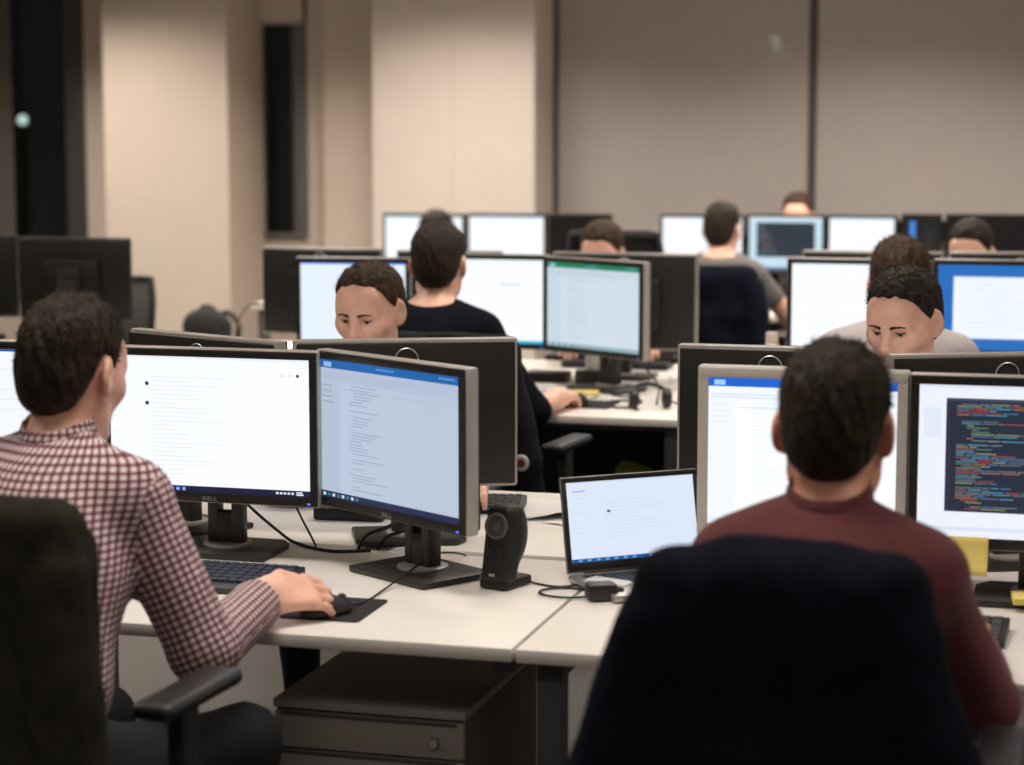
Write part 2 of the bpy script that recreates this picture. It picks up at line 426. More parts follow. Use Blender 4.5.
def window(name, w, posts, thick, m, depth=.08, rail=None):
    f = MB(); t = thick
    x0, x1, z0, z1 = w
    for x in posts: f.box((x, YB+.09, (z0+z1)/2), (t, depth, z1-z0), .004)
    f.box(((x0+x1)/2, YB+.09, z0+t/2), (x1-x0, depth, t), .004); f.box(((x0+x1)/2, YB+.09, z1-t/2), (x1-x0, depth, t), .004)
    g = struct(MB().box(((x0+x1)/2, YB+.10, (z0+z1)/2), (x1-x0-.01, .008, z1-z0-.01)), name, M['glass'])
    fr = f.build('window_frame', m, g, False)
    return g
g = window('window_1', wl, (wl[0]+.05, -7.62, -6.76), .14, M['frame_dark'])
MB().box((-6.74, YB+.06, 1.6), (.17, .07, 2.5), .004).build('window_reveal', M['frame_dark'], g)
g = window('window_2', wn, (wn[0]+.02, -5.16, wn[1]-.02), .04, M['frame_grey'])
MB().box((-5.24, YB+.05, .955), (.38, .16, .03), .005).build('window_sill', M['frame_grey'], g)
MB().box((-5.105, YB+.07, 1.7), (.10, .10, 1.6), .004).build('window_reveal', M['frame_grey'], g)
g = window('window_3', wr, (wr[0]+.03, -1.71, 0, 1.8, wr[1]-.03), .06, M['frame_dark'])
MB().box((.1, YB-.02, .905), (7.0, .16, .03), .005).build('window_sill', M['frame_grey'], g)
def blind(x0, x1, z0, y, label, group=None, m='blind'):
    t = empty('roller_blind', ((x0+x1)/2, y, z0), 0, label, 'blind', group)
    MB().box((0, 0, (CEIL-.08-z0)/2), (x1-x0, .004, CEIL-.08-z0)).build('fabric', M[m], t, False)
    MB().box((0, 0, .012), (x1-x0, .018, .026), .008).build('bottom_bar', M['silver'], t)
    MB().cone((-(x1-x0)/2, .0, CEIL-.07-z0), ((x1-x0)/2, 0, CEIL-.07-z0), .028, .028).build('roller_tube', M['silver'], t)
    return t
blind(-3.335, -1.755, 1.0, YB-.04, 'wide grey roller blind next to the pale panelled column', 'grey blinds')
blind(-1.70, .35, 1.10, YB-.04, 'wide grey roller blind on the window wall, right of the dark vertical gap', 'grey blinds')
blind(-5.42, -5.06, 2.335, YB-.05, 'short raised beige blind over the narrow dark window', m='wall')
blind(-7.8, -7.22, .5, YB+.02, 'drawn grey-brown blind at the far left edge in the dark window', m='blind_dark')
struct(MB().box((-1.727, YB-.02, 1.87), (.055, .03, CEIL-.9)), 'trim_6', M['frame_dark'])
struct(MB().box((-3.36, YB-.02, 1.87), (.05, .03, CEIL-.9)), 'trim_7', M['frame_dark'])
# street lamp seen through the left window
def street_lamp(x, y, z, label, s, r):
    t = empty('street_lamp', (x, y, -1.5), 0, label, 'street lamp')
    MB().cone((0, 0, 0), (0, 0, z+1.5), .05, .04).build('pole', M['frame_dark'], t)
    MB().ball((0, -.06, z+1.5), r).build('lamp_globe', lamp_mat((.75, 1, .85), s), t)
def woven(m, f):       # a little of the night outside shows between the threads
    N, L = m.node_tree.nodes, m.node_tree.links; o = N['Material Output']; mx = N.new('ShaderNodeMixShader'); tr = N.new('ShaderNodeBsdfTransparent')
    mx.inputs[0].default_value = f; L.new(N['Principled BSDF'].outputs[0], mx.inputs[1]); L.new(tr.outputs[0], mx.inputs[2]); L.new(mx.outputs[0], o.inputs[0])
woven(M['blind'], .05)
street_lamp(-9.26, 17, 1.74, 'small pale lamp glowing in the dark beyond the left window', .8, .045)
street_lamp(-2.17, 14.5, 2.24, 'bright globe set behind the wide grey blind to make its light spot', 160, .05)  # globe added behind the fabric to make the blurred light spot
# ------------------------------------------------------------------ MONITORS
DT = .73      # desk top height
WHITE = s2l(243, 248, 255)
def monitor(x, y, yaw, w, h, ztop, label, style='dell', screen=None, s=1.0, ring=True, base_dy=.0, group='computer monitors', word=None, base=True, bz=.016, sq=False, cat='monitor'):
    """origin on the desk under the panel; -y is the viewing side"""
    t = empty('monitor', (x, y, DT), yaw, label, cat, group)
    zt = ztop-DT; zb = zt-h; zc = (zt+zb)/2
    rim = {'dell': 'silver', 'black': 'speaker', 'silver': 'bezel_silver'}[style]
    bez = {'dell': 'black', 'black': 'speaker', 'silver': 'bezel_silver'}[style]
    MB().box((0, .012, zc), (w, .034, h), .006).build('housing', M[rim], t)
    b = MB(); th, y0 = bz, -.0065
    tb = bz*1.25
    iw = w-.006; ih = h-.006
    b.box((0, y0, zc+ih/2-th/2), (iw, .006, th), .0015); b.box((0, y0, zc-ih/2+tb/2), (iw, .006, tb), .0015)
    sh0 = ih-th-tb; b.box((-iw/2+th/2, y0, zc+(tb-th)/2), (th, .006, sh0), .0); b.box((iw/2-th/2, y0, zc+(tb-th)/2), (th, .006, sh0), .0)
    b.build('bezel', M[bez], t)
    # the picture on the display
    sw, sh = iw-2*th, ih-th-tb; cz = zc+(tb-th)/2
    me_mats = []; b = MB()
    def slot(m):
        if m not in me_mats: me_mats.append(m)
        return me_mats.index(m)
    yy = -.0058; lay = 0
    if screen is None:
        b.mi = slot(M['off']); b.quad([(-sw/2, yy, cz-sh/2), (sw/2, yy, cz-sh/2), (sw/2, yy, cz+sh/2), (-sw/2, yy, cz+sh/2)])
    else:
        for i, row in enumerate(screen):
            x0, z0, x1, z1, c = row[:5]
            lv = i if i < 4 else 4
            b.mi = slot(emat(c, s)); yq = yy-.00025*lv
            X0, X1 = -sw/2+x0*sw, -sw/2+x1*sw; Z0, Z1 = cz+sh/2-z1*sh, cz+sh/2-z0*sh
            if len(row) > 5: b.quad([((X0+X1)/2+(X1-X0)/2*math.cos(a), yq, (Z0+Z1)/2+(Z1-Z0)/2*math.sin(a)) for a in np.linspace(0, 2*PI, 16, endpoint=False)])
            else: b.quad([(X0, yq, Z0), (X1, yq, Z0), (X1, yq, Z1), (X0, yq, Z1)])
    me = bpy.data.meshes.new('screen'); b.bm.to_mesh(me); b.bm.free(); link_mesh('screen', me, me_mats, t)
    if screen is not None:
        MB().box((w/2-.022, -.0102, zb+.009), (.007, .0016, .003)).build('power_light', emat((.12, .18, 1), 1.5), t)
    # back
    rm = M['rear'] if style == 'dell' else M['speaker']
    b = MB(); b.box((0, .033, zc), (w-.014, .012, h-.014), .005); b.box((0, .046, zc-.01), (w*.52, .03, h*.55), .012); b.build('back_cover', rm, t)
    if ring and style == 'dell':
        b = MB(); b.tube([(.026*math.cos(a), .0405, zt-.046+.026*math.sin(a)) for a in np.linspace(0, 2*PI, 28, endpoint=False)], .0017, 6, True)
        b.build('logo_ring', M['ring'], t)
    if base:
        yb = .085+base_dy
        b = MB()
        cw = .082
        b.box((-cw/2+.013, yb, zc*.5+.0), (.026, .036, zc-.02), .005); b.box((cw/2-.013, yb, zc*.5), (.026, .036, zc-.02), .005)
        b.box((0, yb, .05), (cw-.01, .032, .08), .002); b.box((0, yb, (zc+.115)/2), (cw-.01, .032, zc-.115), .002); b.box((0, yb-.02, zc), (.1, .04, .1), .005)
        b.build('stand_neck', M['base'], t)
        b = MB(); b.prism([(-.125, -.09), (.125, -.09), (.125, .06), (.10, .10), (-.10, .10), (-.125, .06)], 0, .014, (0, yb-.01, .0005), None, .004)
        b.build('stand_base', M['base'], t)
        MB().lathe([(.054, 0), (.054, .006), (.046, .009)], (0, yb, .0135), 28).build('swivel_collar', M['silver'] if style != 'black' else M['base'], t)
    if word:
        c = bpy.data.curves.new('brand', 'FONT'); c.body = word; c.size = .0125; c.align_x = 'CENTER'; c.extrude = .0003; c.space_character = 1.25
        o = bpy.data.objects.new('brand', c); COL.objects.link(o); dg = bpy.context.evaluated_depsgraph_get(); dg.update()
        me = bpy.data.meshes.new_from_object(o.evaluated_get(dg)); bpy.data.objects.remove(o)
        lo = link_mesh('lettering', me, M['silver'], t); lo.location = (0, -.0098, zb+.0065); lo.rotation_euler = (PI/2, 0, 0)
    return t
def lines(x0, x1, y0, y1, n, c, seed, h=.005, ragged=.5, indent=0):
    r = random.Random(seed); out = []
    for i in range(n):
        if r.random() < .12: continue
        y = y0+(y1-y0)*i/max(1, n-1); a = x0+(r.randint(0, 3)*indent); out.append((a, y, a+(x1-a)*(1-ragged*r.random()), y+h, c))
    return out
BG = s2l(246, 249, 255); GREY1 = s2l(226, 231, 240); GREY2 = s2l(196, 204, 218); NAVY = s2l(14, 22, 58); BLUE = s2l(22, 110, 190); PALE = s2l(198, 212, 236)
def taskbar(icons, y=.955, c=NAVY):
    o = [(0, y, 1, 1, c)]
    for x, k in icons: o.append((x, y+.012, x+.016, y+.034, k))
    return o
ICN = s2l(230, 235, 245); TEAL = s2l(20, 150, 165)
TRAY = [(.85+i*.018, ICN) for i in range(7)]
def mail_screen(seed=1):
    s = [(0, 0, 1, 1, BG), (0, 0, 1, .018, s2l(232, 238, 250)), (0, .06, 1, .063, GREY1), (.0, .955, 1, 1, NAVY)]
    s += [(.02, .145, .075, .17, TEAL), (.935, .105, .950, .13, s2l(50, 54, 80), 1), (.90, .11, .91, .125, GREY2), (.865, .11, .875, .125, GREY2)]
    for y in (.19, .335): s.append((.180, y, .200, y+.030, s2l(55, 55, 75), 1))
    s += lines(.02, .09, .22, .8, 16, GREY1, seed, .005); s += lines(.21, .62, .15, .9, 24, GREY1, seed+1, .006, .7)
    s += [(.02+i*.045, .967, .038+i*.045, .99, ICN) for i in range(5)]+[(.27+i*.03, .967, .287+i*.03, .99, s2l(120, 170, 235)) for i in range(4)]+[(.83+i*.019, .97, .842+i*.019, .985, ICN) for i in range(5)]+[(.93, .965, .96, .975, ICN), (.93, .98, .965, .99, ICN)]
    return s
def doc_screen(seed=3, bar=BLUE, bg=PALE, page=s2l(206, 219, 240), dark=s2l(24, 40, 84), txt=s2l(150, 168, 200)):
    s = [(0, 0, 1, 1, bg), (0, 0, 1, .06, bar), (.15, .16, 1, .95, page), (0, .955, 1, 1, dark)]
    s += [(.03, .015, .09, .05, s2l(160, 205, 245)), (.42, .022, .55, .03, s2l(120, 180, 235)), (.86, .02, .97, .03, s2l(120, 180, 235))]
    s += lines(.02, .75, .09, .13, 3, s2l(176, 192, 218), seed+5, .004, .4)+lines(.02, .12, .18, .3, 4, txt, seed+2, .007, .3)
    s += [(.16, .20, 1, .203, s2l(176, 192, 218))]
    s += lines(.22, .5, .17, .93, 36, txt, seed, .005, .75, .01)
    s += [(.02+i*.035, .968, .04+i*.035, .99, (TEAL if i % 2 else ICN)) for i in range(8)]
    return s
CODE_C = [s2l(*c) for c in ((165, 75, 70), (85, 150, 180), (150, 155, 110), (105, 115, 130), (170, 115, 85), (90, 135, 105), (70, 125, 175), (120, 130, 140))]
def code_lines(x0, y0, x1, y1, n, seed, h):
    r = random.Random(seed); s = []; ind = 0
    for i in range(n):
        y = y0+(y1-y0)*i/n
        if r.random() < .14: ind = r.randint(0, 2); continue
        ind = max(0, min(4, ind+r.choice((-1, 0, 0, 1)))); x = x0+.03*(x1-x0)+ind*.035*(x1-x0)
        for k in range(r.randint(1, 4)):
            w = (.04+.14*r.random())*(x1-x0)
            if x+w > x1: break
            s.append((x, y, x+w, y+h, r.choice(CODE_C))); x += w+.012*(x1-x0)
    return s
def code_screen():
    s = [(0, 0, 1, 1, s2l(238, 243, 255)), (0, 0, 1, .02, s2l(225, 232, 250)), (.11, .085, .985, .83, s2l(36, 46, 62)), (.11, .085, .985, .105, s2l(62, 72, 90))]
    s += [(.02, .15, .09, .35, s2l(228, 234, 248)), (.0, .93, 1, .955, s2l(220, 228, 245))]
    s += [(.122, .12, .125, .82, s2l(80, 55, 62))]
    return s+code_lines(.135, .12, .72, .82, 50, 11, .0062)
def white_screen(seed=5, n=9, top=None, line=None, edge=None, bg=BG):
    s = [(0, 0, 1, 1, bg), (0, 0, 1, .02, top or s2l(225, 235, 248)), (0, .965, 1, 1, edge or s2l(40, 70, 120))]
    if line: s.append(line)
    return s+lines(.1, .9, .15, .85, n, s2l(226, 233, 243), seed, .006, .5)

# ------------------------------------------------------------------ DESKS
def desk(x0, x1, y0, y1, label, ends=(-1, 1), panel=0, group='white bench desks'):
    t = empty('desk', ((x0+x1)/2, (y0+y1)/2, 0), 0, label, 'desk', group); w, d = x1-x0-.004, y1-y0
    b = MB(); b.box((0, 0, DT-.0125), (w, d, .025), .002); top = b.build('tabletop', M['desk'], t)
    for sx in ends:
        for sy in (-1, 1): MB().box((sx*(w/2-.045), sy*(d/2-.09), (DT-.025)/2), (.05, .05, DT-.025), .004).build('leg', M['steel'], t)
    b = MB()
    for sy in (-1, 1): b.box((0, sy*(d/2-.24), DT-.05), (w-.14, .03, .05), .003)
    for sx in (-1, 1): b.box((sx*(w/2-.045), 0, DT-.05), (.04, d-.23, .05), .003)
    b.build('frame_rail', M['steel'], t)
    if panel: MB().box((0, panel*(d/2-.03), .50), (w-.12, .018, .40), .003).build('added_dark_panel', M['black_matte'], t)  # dark board added to blacken the space beneath the desk
    return t
# y bands of the six rows
RA, RB, RC, RD, RE, RF = (3.53, 4.305), (4.345, 5.12), (6.545, 7.32), (7.36, 8.135), (10.35, 11.125), (11.165, 11.94)
def tray(x0, x1, y0, y1, where):
    b = MB(); b.box(((x0+x1)/2, (y0+y1)/2, DT-.09), (x1-x0-.1, y1-y0, .1)); 
    o = b.build('cable_tray', M['steel'], None, False); return tag(o, 'grey cable tray in the gap between %s' % where, 'cable tray')
for (nm, band) in (('A', RA), ('B', RB)):
    pass
desk(-2.59, -.988, *RA, 'white desk of the man in the checked shirt', (-1,))
desk(-.984, .616, *RA, 'white desk of the man in the maroon shirt')
desk(-2.59, -.988, *RB, 'white desk behind the left pair of near monitors, crumpled paper near its end', (-1,))
desk(-.984, .616, *RB, 'white desk behind the silver-framed monitor and the code monitor')
desk(-2.87, -1.268, *RC, 'white desk with the headset, where the man in navy works', panel=1)
desk(-1.264, .336, *RC, 'white desk of the man in the pale lavender shirt', panel=1)
desk(-4.475, -2.874, *RD, 'white desk under the dark monitors at left')
desk(-2.87, -1.268, *RD, 'white desk facing the headset desk, where bare forearms rest')
desk(-1.264, .336, *RD, 'white desk facing the lavender shirt desk')
desk(-4.35, -2.354, *RE, 'far white desk with two bright screens by the pale column')
desk(-2.35, -.75, *RE, 'far white desk of the man in the grey t-shirt')
desk(-.746, .85, *RE, 'far white desk with dark screens at right')
desk(-2.35, -.75, *RF, 'farthest white desk, of the man facing us below the blinds')

# monitors, near island
m = monitor(-2.37, 4.18, .06, .50, .335, 1.185, 'monitor at the far left edge, half hidden by the checked-shirt man', 'dell', white_screen(21, 10, s2l(60, 90, 150)), 1.0)
m = monitor(-1.828, 4.125, .0, .50, .335, 1.187, 'monitor showing a white mail page beside the checked-shirt man', 'dell', mail_screen(), 1.05, word='DELL')
m = monitor(-1.385, 4.02, -math.radians(33), .498, .335, 1.19, 'angled monitor with blue title bar next to the small speaker', 'dell', doc_screen(), .80, word='DELL')
m = monitor(-.556, 4.11, .0, .418, .345, 1.185, 'silver-framed monitor behind the head of the maroon-shirt man', 'silver', doc_screen(9, s2l(30, 100, 205), s2l(240, 245, 255), s2l(250, 252, 255), s2l(230, 236, 250), s2l(222, 230, 244)), 1.05, base_dy=-.0, bz=.02)
m = monitor(-.093, 4.11, .015, .51, .342, 1.182, 'monitor showing dark program code at the right edge', 'dell', code_screen(), 1.0, bz=.017)
# row B, backs to us
def back(Lp, Rp, w, h, zt, label, **k):
    cx, cy = (Lp[0]+Rp[0])/2, (Lp[1]+Rp[1])/2; a = math.atan2(Rp[1]-Lp[1], Rp[0]-Lp[0])
    return monitor(cx, cy, a+PI, w, h, zt, label, screen=white_screen(k.pop('seed', 31), 8), **k)
back((-2.225, 4.61), (-1.765, 4.405), .505, .342, 1.178, 'black-backed monitor turned away, its top edge just left over the mail monitor', seed=41)
back((-1.75, 4.42), (-1.287, 4.62), .51, .342, 1.180, 'large black monitor back with a silver ring behind the blue-bar monitor', seed=42)
back((-.902, 4.62), (-.482, 4.62), .42, .342, 1.176, 'black monitor back behind the silver-framed monitor', seed=43)
back((-.432, 4.52), (.035, 4.72), .51, .342, 1.176, 'black monitor back with a ring, behind the code monitor', seed=44)
# middle island
monitor(-2.642, 7.27, .10, .435, .342, 1.186, 'monitor with a blue top bar behind the facing man at left', 'dell', white_screen(51, 6, s2l(25, 95, 200), bg=s2l(232, 244, 255)), 1.0)
monitor(-2.166, 7.32, .0, .507, .345, 1.203, 'bright white monitor in front of the man in navy', 'dell', white_screen(52, 0, s2l(225, 245, 250), (.65, .29, .82, .302, s2l(150, 190, 190)), s2l(60, 190, 220)), 1.05)
monitor(-1.712, 7.18, -math.radians(32), .50, .342, 1.20, 'angled monitor with a green top bar over the headset desk', 'dell', doc_screen(6, s2l(20, 130, 85), s2l(208, 224, 236), s2l(216, 230, 240), s2l(150, 180, 190), s2l(188, 208, 216)), .92)
monitor(-.803, 7.32, .0, .497, .345, 1.208, 'wide white monitor left of the lavender-shirt man', 'dell', white_screen(54, 9, s2l(225, 240, 250)), 1.05)
blue_desk = [(0, 0, 1, 1, s2l(28, 108, 190)), (.11, .13, .86, .83, s2l(240, 247, 255)), (0, .955, 1, 1, s2l(16, 60, 120)), (.11, .13, .86, .15, s2l(222, 234, 248))]+lines(.18, .8, .22, .7, 9, s2l(214, 228, 242), 61, .006, .5)
monitor(-.295, 7.32, .0, .51, .345, 1.212, 'monitor with a white window on a blue desktop at the right edge', 'dell', blue_desk, 1.0)
back((-3.165, 7.7), (-2.672, 7.7), .497, .342, 1.196, 'dark monitor back with a ring beside the narrow window column', seed=71)
back((-2.61, 7.7), (-2.19, 7.7), .42, .342, 1.192, 'monitor back whose pale top edge shows behind the head of the man in navy', seed=72)
back((-1.99, 7.7), (-1.435, 7.7), .555, .362, 1.194, 'wide dark monitor back behind the green-bar monitor', seed=73)
back((-1.05, 7.72), (-.545, 7.72), .505, .342, 1.214, 'monitor back whose top edge shows above the wide white monitor', seed=74)
back((-.525, 7.70), (-.02, 7.74), .505, .342, 1.218, 'monitor back with a ring above the blue desktop monitor', seed=75)
back((-4.31, 7.85), (-3.815, 7.85), .495, .342, 1.212, 'black monitor back at left, above the head of the checked-shirt man', style='black', seed=76)
back((-4.845, 7.83), (-4.335, 7.87), .505, .342, 1.218, 'black monitor back cut off by the left edge of the picture', style='black', seed=77)
# far island
def far(x0, x1, zt, label, scr, y=11.0, s=1.05, st='black'):
    return monitor((x0+x1)/2, y, .0, (x1-x0), .31, zt, label, st, scr, s, bz=.013, group='far monitors', base_dy=-.04)
k = 11.0/11.2
far(-3.889*k, -3.405*k, 1.195, 'far bright monitor leftmost of the far row, in front of the pale column', white_screen(81, 0, s2l(180, 225, 235)))
far(-3.396*k, -2.936*k, 1.20, 'far bright monitor beside the switched-off one', white_screen(82, 0, s2l(150, 190, 220)))
far(-2.928*k, -2.57*k, 1.203, 'switched-off black far monitor left of the dark chair', None)
far(-2.303*k, -1.837*k, 1.206, 'far bright monitor left of the man in grey', white_screen(84, 0))
far(-1.829*k, -1.407*k, 1.212, 'far monitor with a dark code window on pale blue', [(0, 0, 1, 1, s2l(205, 232, 248)), (.1, .1, .9, .76, s2l(32, 48, 62)), (0, .0, 1, .03, s2l(235, 245, 252)), (0, .95, 1, 1, s2l(90, 130, 170))]+code_lines(.12, .14, .6, .7, 14, 5, .014), s=.95)
far(-1.401*k, -1.03*k, 1.212, 'far bright monitor between the code screen and the dark screens', white_screen(86, 3, s2l(190, 225, 238)))
far(-1.012*k, -.80*k, 1.222, 'dark far monitor with a lit blue strip on its screen', [(0, 0, 1, 1, s2l(9, 10, 13)), (.16, .08, .33, .5, s2l(70, 140, 235)), (0, .97, 1, 1, s2l(12, 14, 18)), (.6, .2, .9, .6, s2l(24, 30, 26))], s=.9)
far(-.785*k, -.30*k, 1.224, 'dark far monitor at the right, above the half hidden face', None)
far(-.29*k, .15*k, 1.224, 'dark far monitor cut by the right edge of the picture', None)
# ------------------------------------------------------------------ CHAIRS
def chair(x, y, yaw, label, back_top=1.02, mesh=True, wback=.44, arms=True, group='office chairs', armz=.68):
    """origin on the floor under the seat; the sitter faces +y"""
    t = empty('office_chair', (x, y, 0), yaw, label, 'chair', group)
    vt, fc = sdf_mesh([bx((0, .03, .425), (.24, .235, .04), .035), el((0, .1, .43), (.2, .14, .045), k=.04)], .016)
    link_mesh('seat', np_mesh('seat', vt, fc), M['chair_pad'], t)
    h = back_top-.56
    def bend(X): return .35*X**2
    b = MB(); n = 10; fr = []; zz0 = .56
    def prof(u, v):    # u across -1..1, v up 0..1
        wv = wback/2*(.86+.14*math.sin(min(1, v*1.6)*PI/2))*(1-.10*max(0, v-.75)/.25)
        X = u*wv; return Vector((X, -.235-.05*math.sin(v*PI)*.0-.09*(v-.3)**2-.02+.45*X*X, zz0+h*v))
    bm = bmesh.new(); G = []
    for side in (0, 1):
        G.append([[bm.verts.new(prof(-1+2*i/n, j/n)+Vector((0, -(.012 if mesh else .05)*side*(1 if mesh else (1-.3*abs(-1+2*i/n)**4)), 0))) for i in range(n+1)] for j in range(n+1)])
    for j in range(n):
        for i in range(n):
            bm.faces.new((G[0][j][i], G[0][j][i+1], G[0][j+1][i+1], G[0][j+1][i])); bm.faces.new((G[1][j][i], G[1][j+1][i], G[1][j+1][i+1], G[1][j][i+1]))
    for i in range(n):
        bm.faces.new((G[0][0][i], G[1][0][i], G[1][0][i+1], G[0][0][i+1])); bm.faces.new((G[0][n][i], G[0][n][i+1], G[1][n][i+1], G[1][n][i]))
        bm.faces.new((G[0][i][0], G[0][i+1][0], G[1][i+1][0], G[1][i][0])); bm.faces.new((G[0][i][n], G[1][i][n], G[1][i+1][n], G[0][i+1][n]))
    mb = MB(); mb.bm.free(); mb.bm = bm; mb.build('backrest', M['mesh_fabric' if mesh else 'chair_pad'], t)
    per = [prof(-1+2*i/n, 0) for i in range(n)]+[prof(1, j/n) for j in range(n)]+[prof(1-2*i/n, 1) for i in range(n)]+[prof(-1, 1-j/n) for j in range(n)]
    b = MB(); b.tube([p+Vector((0, -.006 if mesh else -.025, 0)) for p in per], .016 if mesh else .026, 8, True); b.build('back_frame', M['black_matte'] if mesh else M['chair_pad'], t)
    b = MB(); b.tube(spline([(0, -.10, .40), (0, -.27, .41), (0, -.31, .52), (0, -.295, .75)], 6), [.028]*19, 8); b.build('back_support', M['black_matte'], t)
    MB().cone((0, 0, .10), (0, 0, .385), .026, .026).cone((0, 0, .36), (0, 0, .40), .10, .12).build('gas_lift', M['black_matte'], t)
    b = MB()
    for i in range(5):
        a = 2*PI*i/5+.3; b.tube([(.02*math.cos(a), .02*math.sin(a), .12), (.17*math.cos(a), .17*math.sin(a), .105), (.30*math.cos(a), .30*math.sin(a), .075)], [.03, .024, .018], 8)
    b.lathe([(.045, .08), (.05, .13), (.03, .15)], (0, 0, 0)); b.build('star_base', M['black_matte'], t)
    for i in range(5):
        a = 2*PI*i/5+.3; c = Vector((.30*math.cos(a), .30*math.sin(a), .031)); d = Vector((-math.sin(a), math.cos(a), 0))
        MB().cone(c-d*.022, c+d*.022, .03, .03, 14).build('caster', M['black'], t)
    if arms:
        for sx in (-1, 1):
            arm = MB(); arm.box((sx*.275, .03, armz), (.075, .27, .03), .014, seg=3); arm = arm.build('armrest', M['black'], t)
            MB().box((sx*.28, -.0, (armz+.4)/2), (.035, .06, armz-.42), .01).box((sx*.255, 0, .41), (.09, .06, .022), .008).build('arm_post', M['black_matte'], arm)
    return t

# ------------------------------------------------------------------ COATS ON CHAIR BACKS
def coat(x, y, yaw, label, m, top=1.09, w=.40, flare=.56, bottom=.42, hood=True, yb=-.29, seed=1., name='coat', sleeves=True, h=.014):
    """hangs over a chair back; local frame is that of the chair"""
    zt = top-.055; H = zt-bottom; pr = []
    n = 6
    for i in range(n):
        f0 = i/(n-1); z = zt-H*f0; hw = (w+(flare-w)*f0**.8)/2
        pr.append(bx((0, yb-.01-.012*f0, z), (hw, .055+.012*f0, H/(n-1)*.62), .045, k=.05))
    pr.append(rc((-w/2+.06, yb+.01, zt), (w/2-.06, yb+.01, zt), .055, .055, k=.06))
    pr.append(bx((0, yb+.085, zt-.13), (w/2-.02, .03, .15), .028, k=.05))        # what falls in front of the backrest
    if hood:
        pr.append(rc((-.07, yb+.01, zt+.058), (.07, yb+.01, zt+.058), .030, .030, k=.04)); pr.append(el((0, yb-.045, zt-.02), (.13, .04, .085), k=.05))
    if sleeves:
        for sx in (-1, 1):
            pr.append(rc((sx*(w/2-.025), yb-.03, zt-.04), (sx*(flare/2-.015), yb-.055, zt-H*.55), .058, .054, k=.018)); pr.append(rc((sx*(flare/2-.015), yb-.055, zt-H*.55), (sx*(flare/2+.0), yb-.03, bottom+.03), .053, .047, k=.02, cut=True))
    def disp(X, Y, Z):
        g = np.clip((zt-Z)/H, 0, 1)
        return (.013*np.sin(34*X+6*Z+1.5*np.sin(5*Z+seed)+seed)+.005*np.sin(61*X-9*Z+seed*2))*g+.004*np.sin(28*Z+13*X+seed)*np.sin(17*X+seed)
    vt, fc = sdf_mesh(pr, h, disp=disp)
    o = link_mesh(name, np_mesh(name, vt, fc), m); o.location = (x, y, 0); o.rotation_euler = (0, 0, yaw)
    tag(o, label, name if name in ('coat', 'jacket') else 'coat')
    # collar: a standing band
    b = MB(); pts = [(.115*math.sin(a), yb+.02-.055*math.cos(a), zt+.052+.008*math.cos(2*a)) for a in np.linspace(-2.2, 2.2, 18)]
    b.tube(pts, .016, 8); b.build('collar', m, o)
    b = MB(); b.tube([(.01*math.sin(9*q), yb-.066-.012*q*.9, zt-.10-(H-.12)*q) for q in np.linspace(0, 1, 14)], .0035, 6); b.build('back_seam', m, o)
    return o
# ------------------------------------------------------------------ PEOPLE
def rotm(yaw=0, pitch=0, roll=0):
    return np.array((Matrix.Rotation(yaw, 3, 'Z') @ Matrix.Rotation(-pitch, 3, 'X') @ Matrix.Rotation(roll, 3, 'Y')))
def ik(S, W, l1, l2, pole):
    d = W-S; L = np.linalg.norm(d)
    if L > (l1+l2)*.995: W = S+d/L*(l1+l2)*.995; d = W-S; L = np.linalg.norm(d)
    u = d/L; a = (l1*l1-l2*l2+L*L)/(2*L); hgt = math.sqrt(max(l1*l1-a*a, 0)); p = np.asarray(pole, float); p = p-u*(p@u); p /= np.linalg.norm(p)
    return S+u*a+p*hgt, W
def hand_prims(Wr, d, up, right, curl=.5, spread=1., k=.010, S=1.):
    """palm, four unequal bent fingers and a thumb leaving the side of the palm"""
    d = d/np.linalg.norm(d); up = up-d*(up@d); up /= np.linalg.norm(up); s = np.cross(d, up)*(1 if right else -1)   # s: towards the little finger
    T = lambda a, b, c: Wr+(d*a+s*b+up*c)*S
    R = np.stack([s, d, up], 1); pr = [rc(T(-.03, 0, 0), T(.02, 0, .002), .027, .026, k=.03), bx(T(.052, 0, .004), (.040, .046, .0145), .013, R, k=.02), rc(T(.02, -.024, -.004), T(.055, -.03, -.008), .017, .015, k=.02)]
    for i, (b, L, r) in enumerate(((-.031, .072, .0092), (-.010, .080, .0095), (.011, .075, .0092), (.031, .060, .0082))):
        a0 = T(.092-.004*abs(i-1.3), b, .006); ang = -.15-curl*.35; p = a0; dirs = []
        for sg, (fr, bend) in enumerate(((.46, 0), (.30, curl*.9), (.24, curl*.7))):
            ang -= bend; v = d*math.cos(ang)+up*math.sin(ang)+s*(b*.9*spread); v /= np.linalg.norm(v); q = p+v*L*fr*S
            pr.append(rc(p, q, r*(1-.06*sg), r*(.97-.08*sg), k=.006 if sg else k)); p = q
    a = T(.022, -.036, -.004); b_ = T(.058, -.060, -.012); c = T(.088, -.058, -.018)
    pr += [rc(a, b_, .0125, .0108, k=.012), rc(b_, c, .0106, .0090, k=.006)]
    return pr
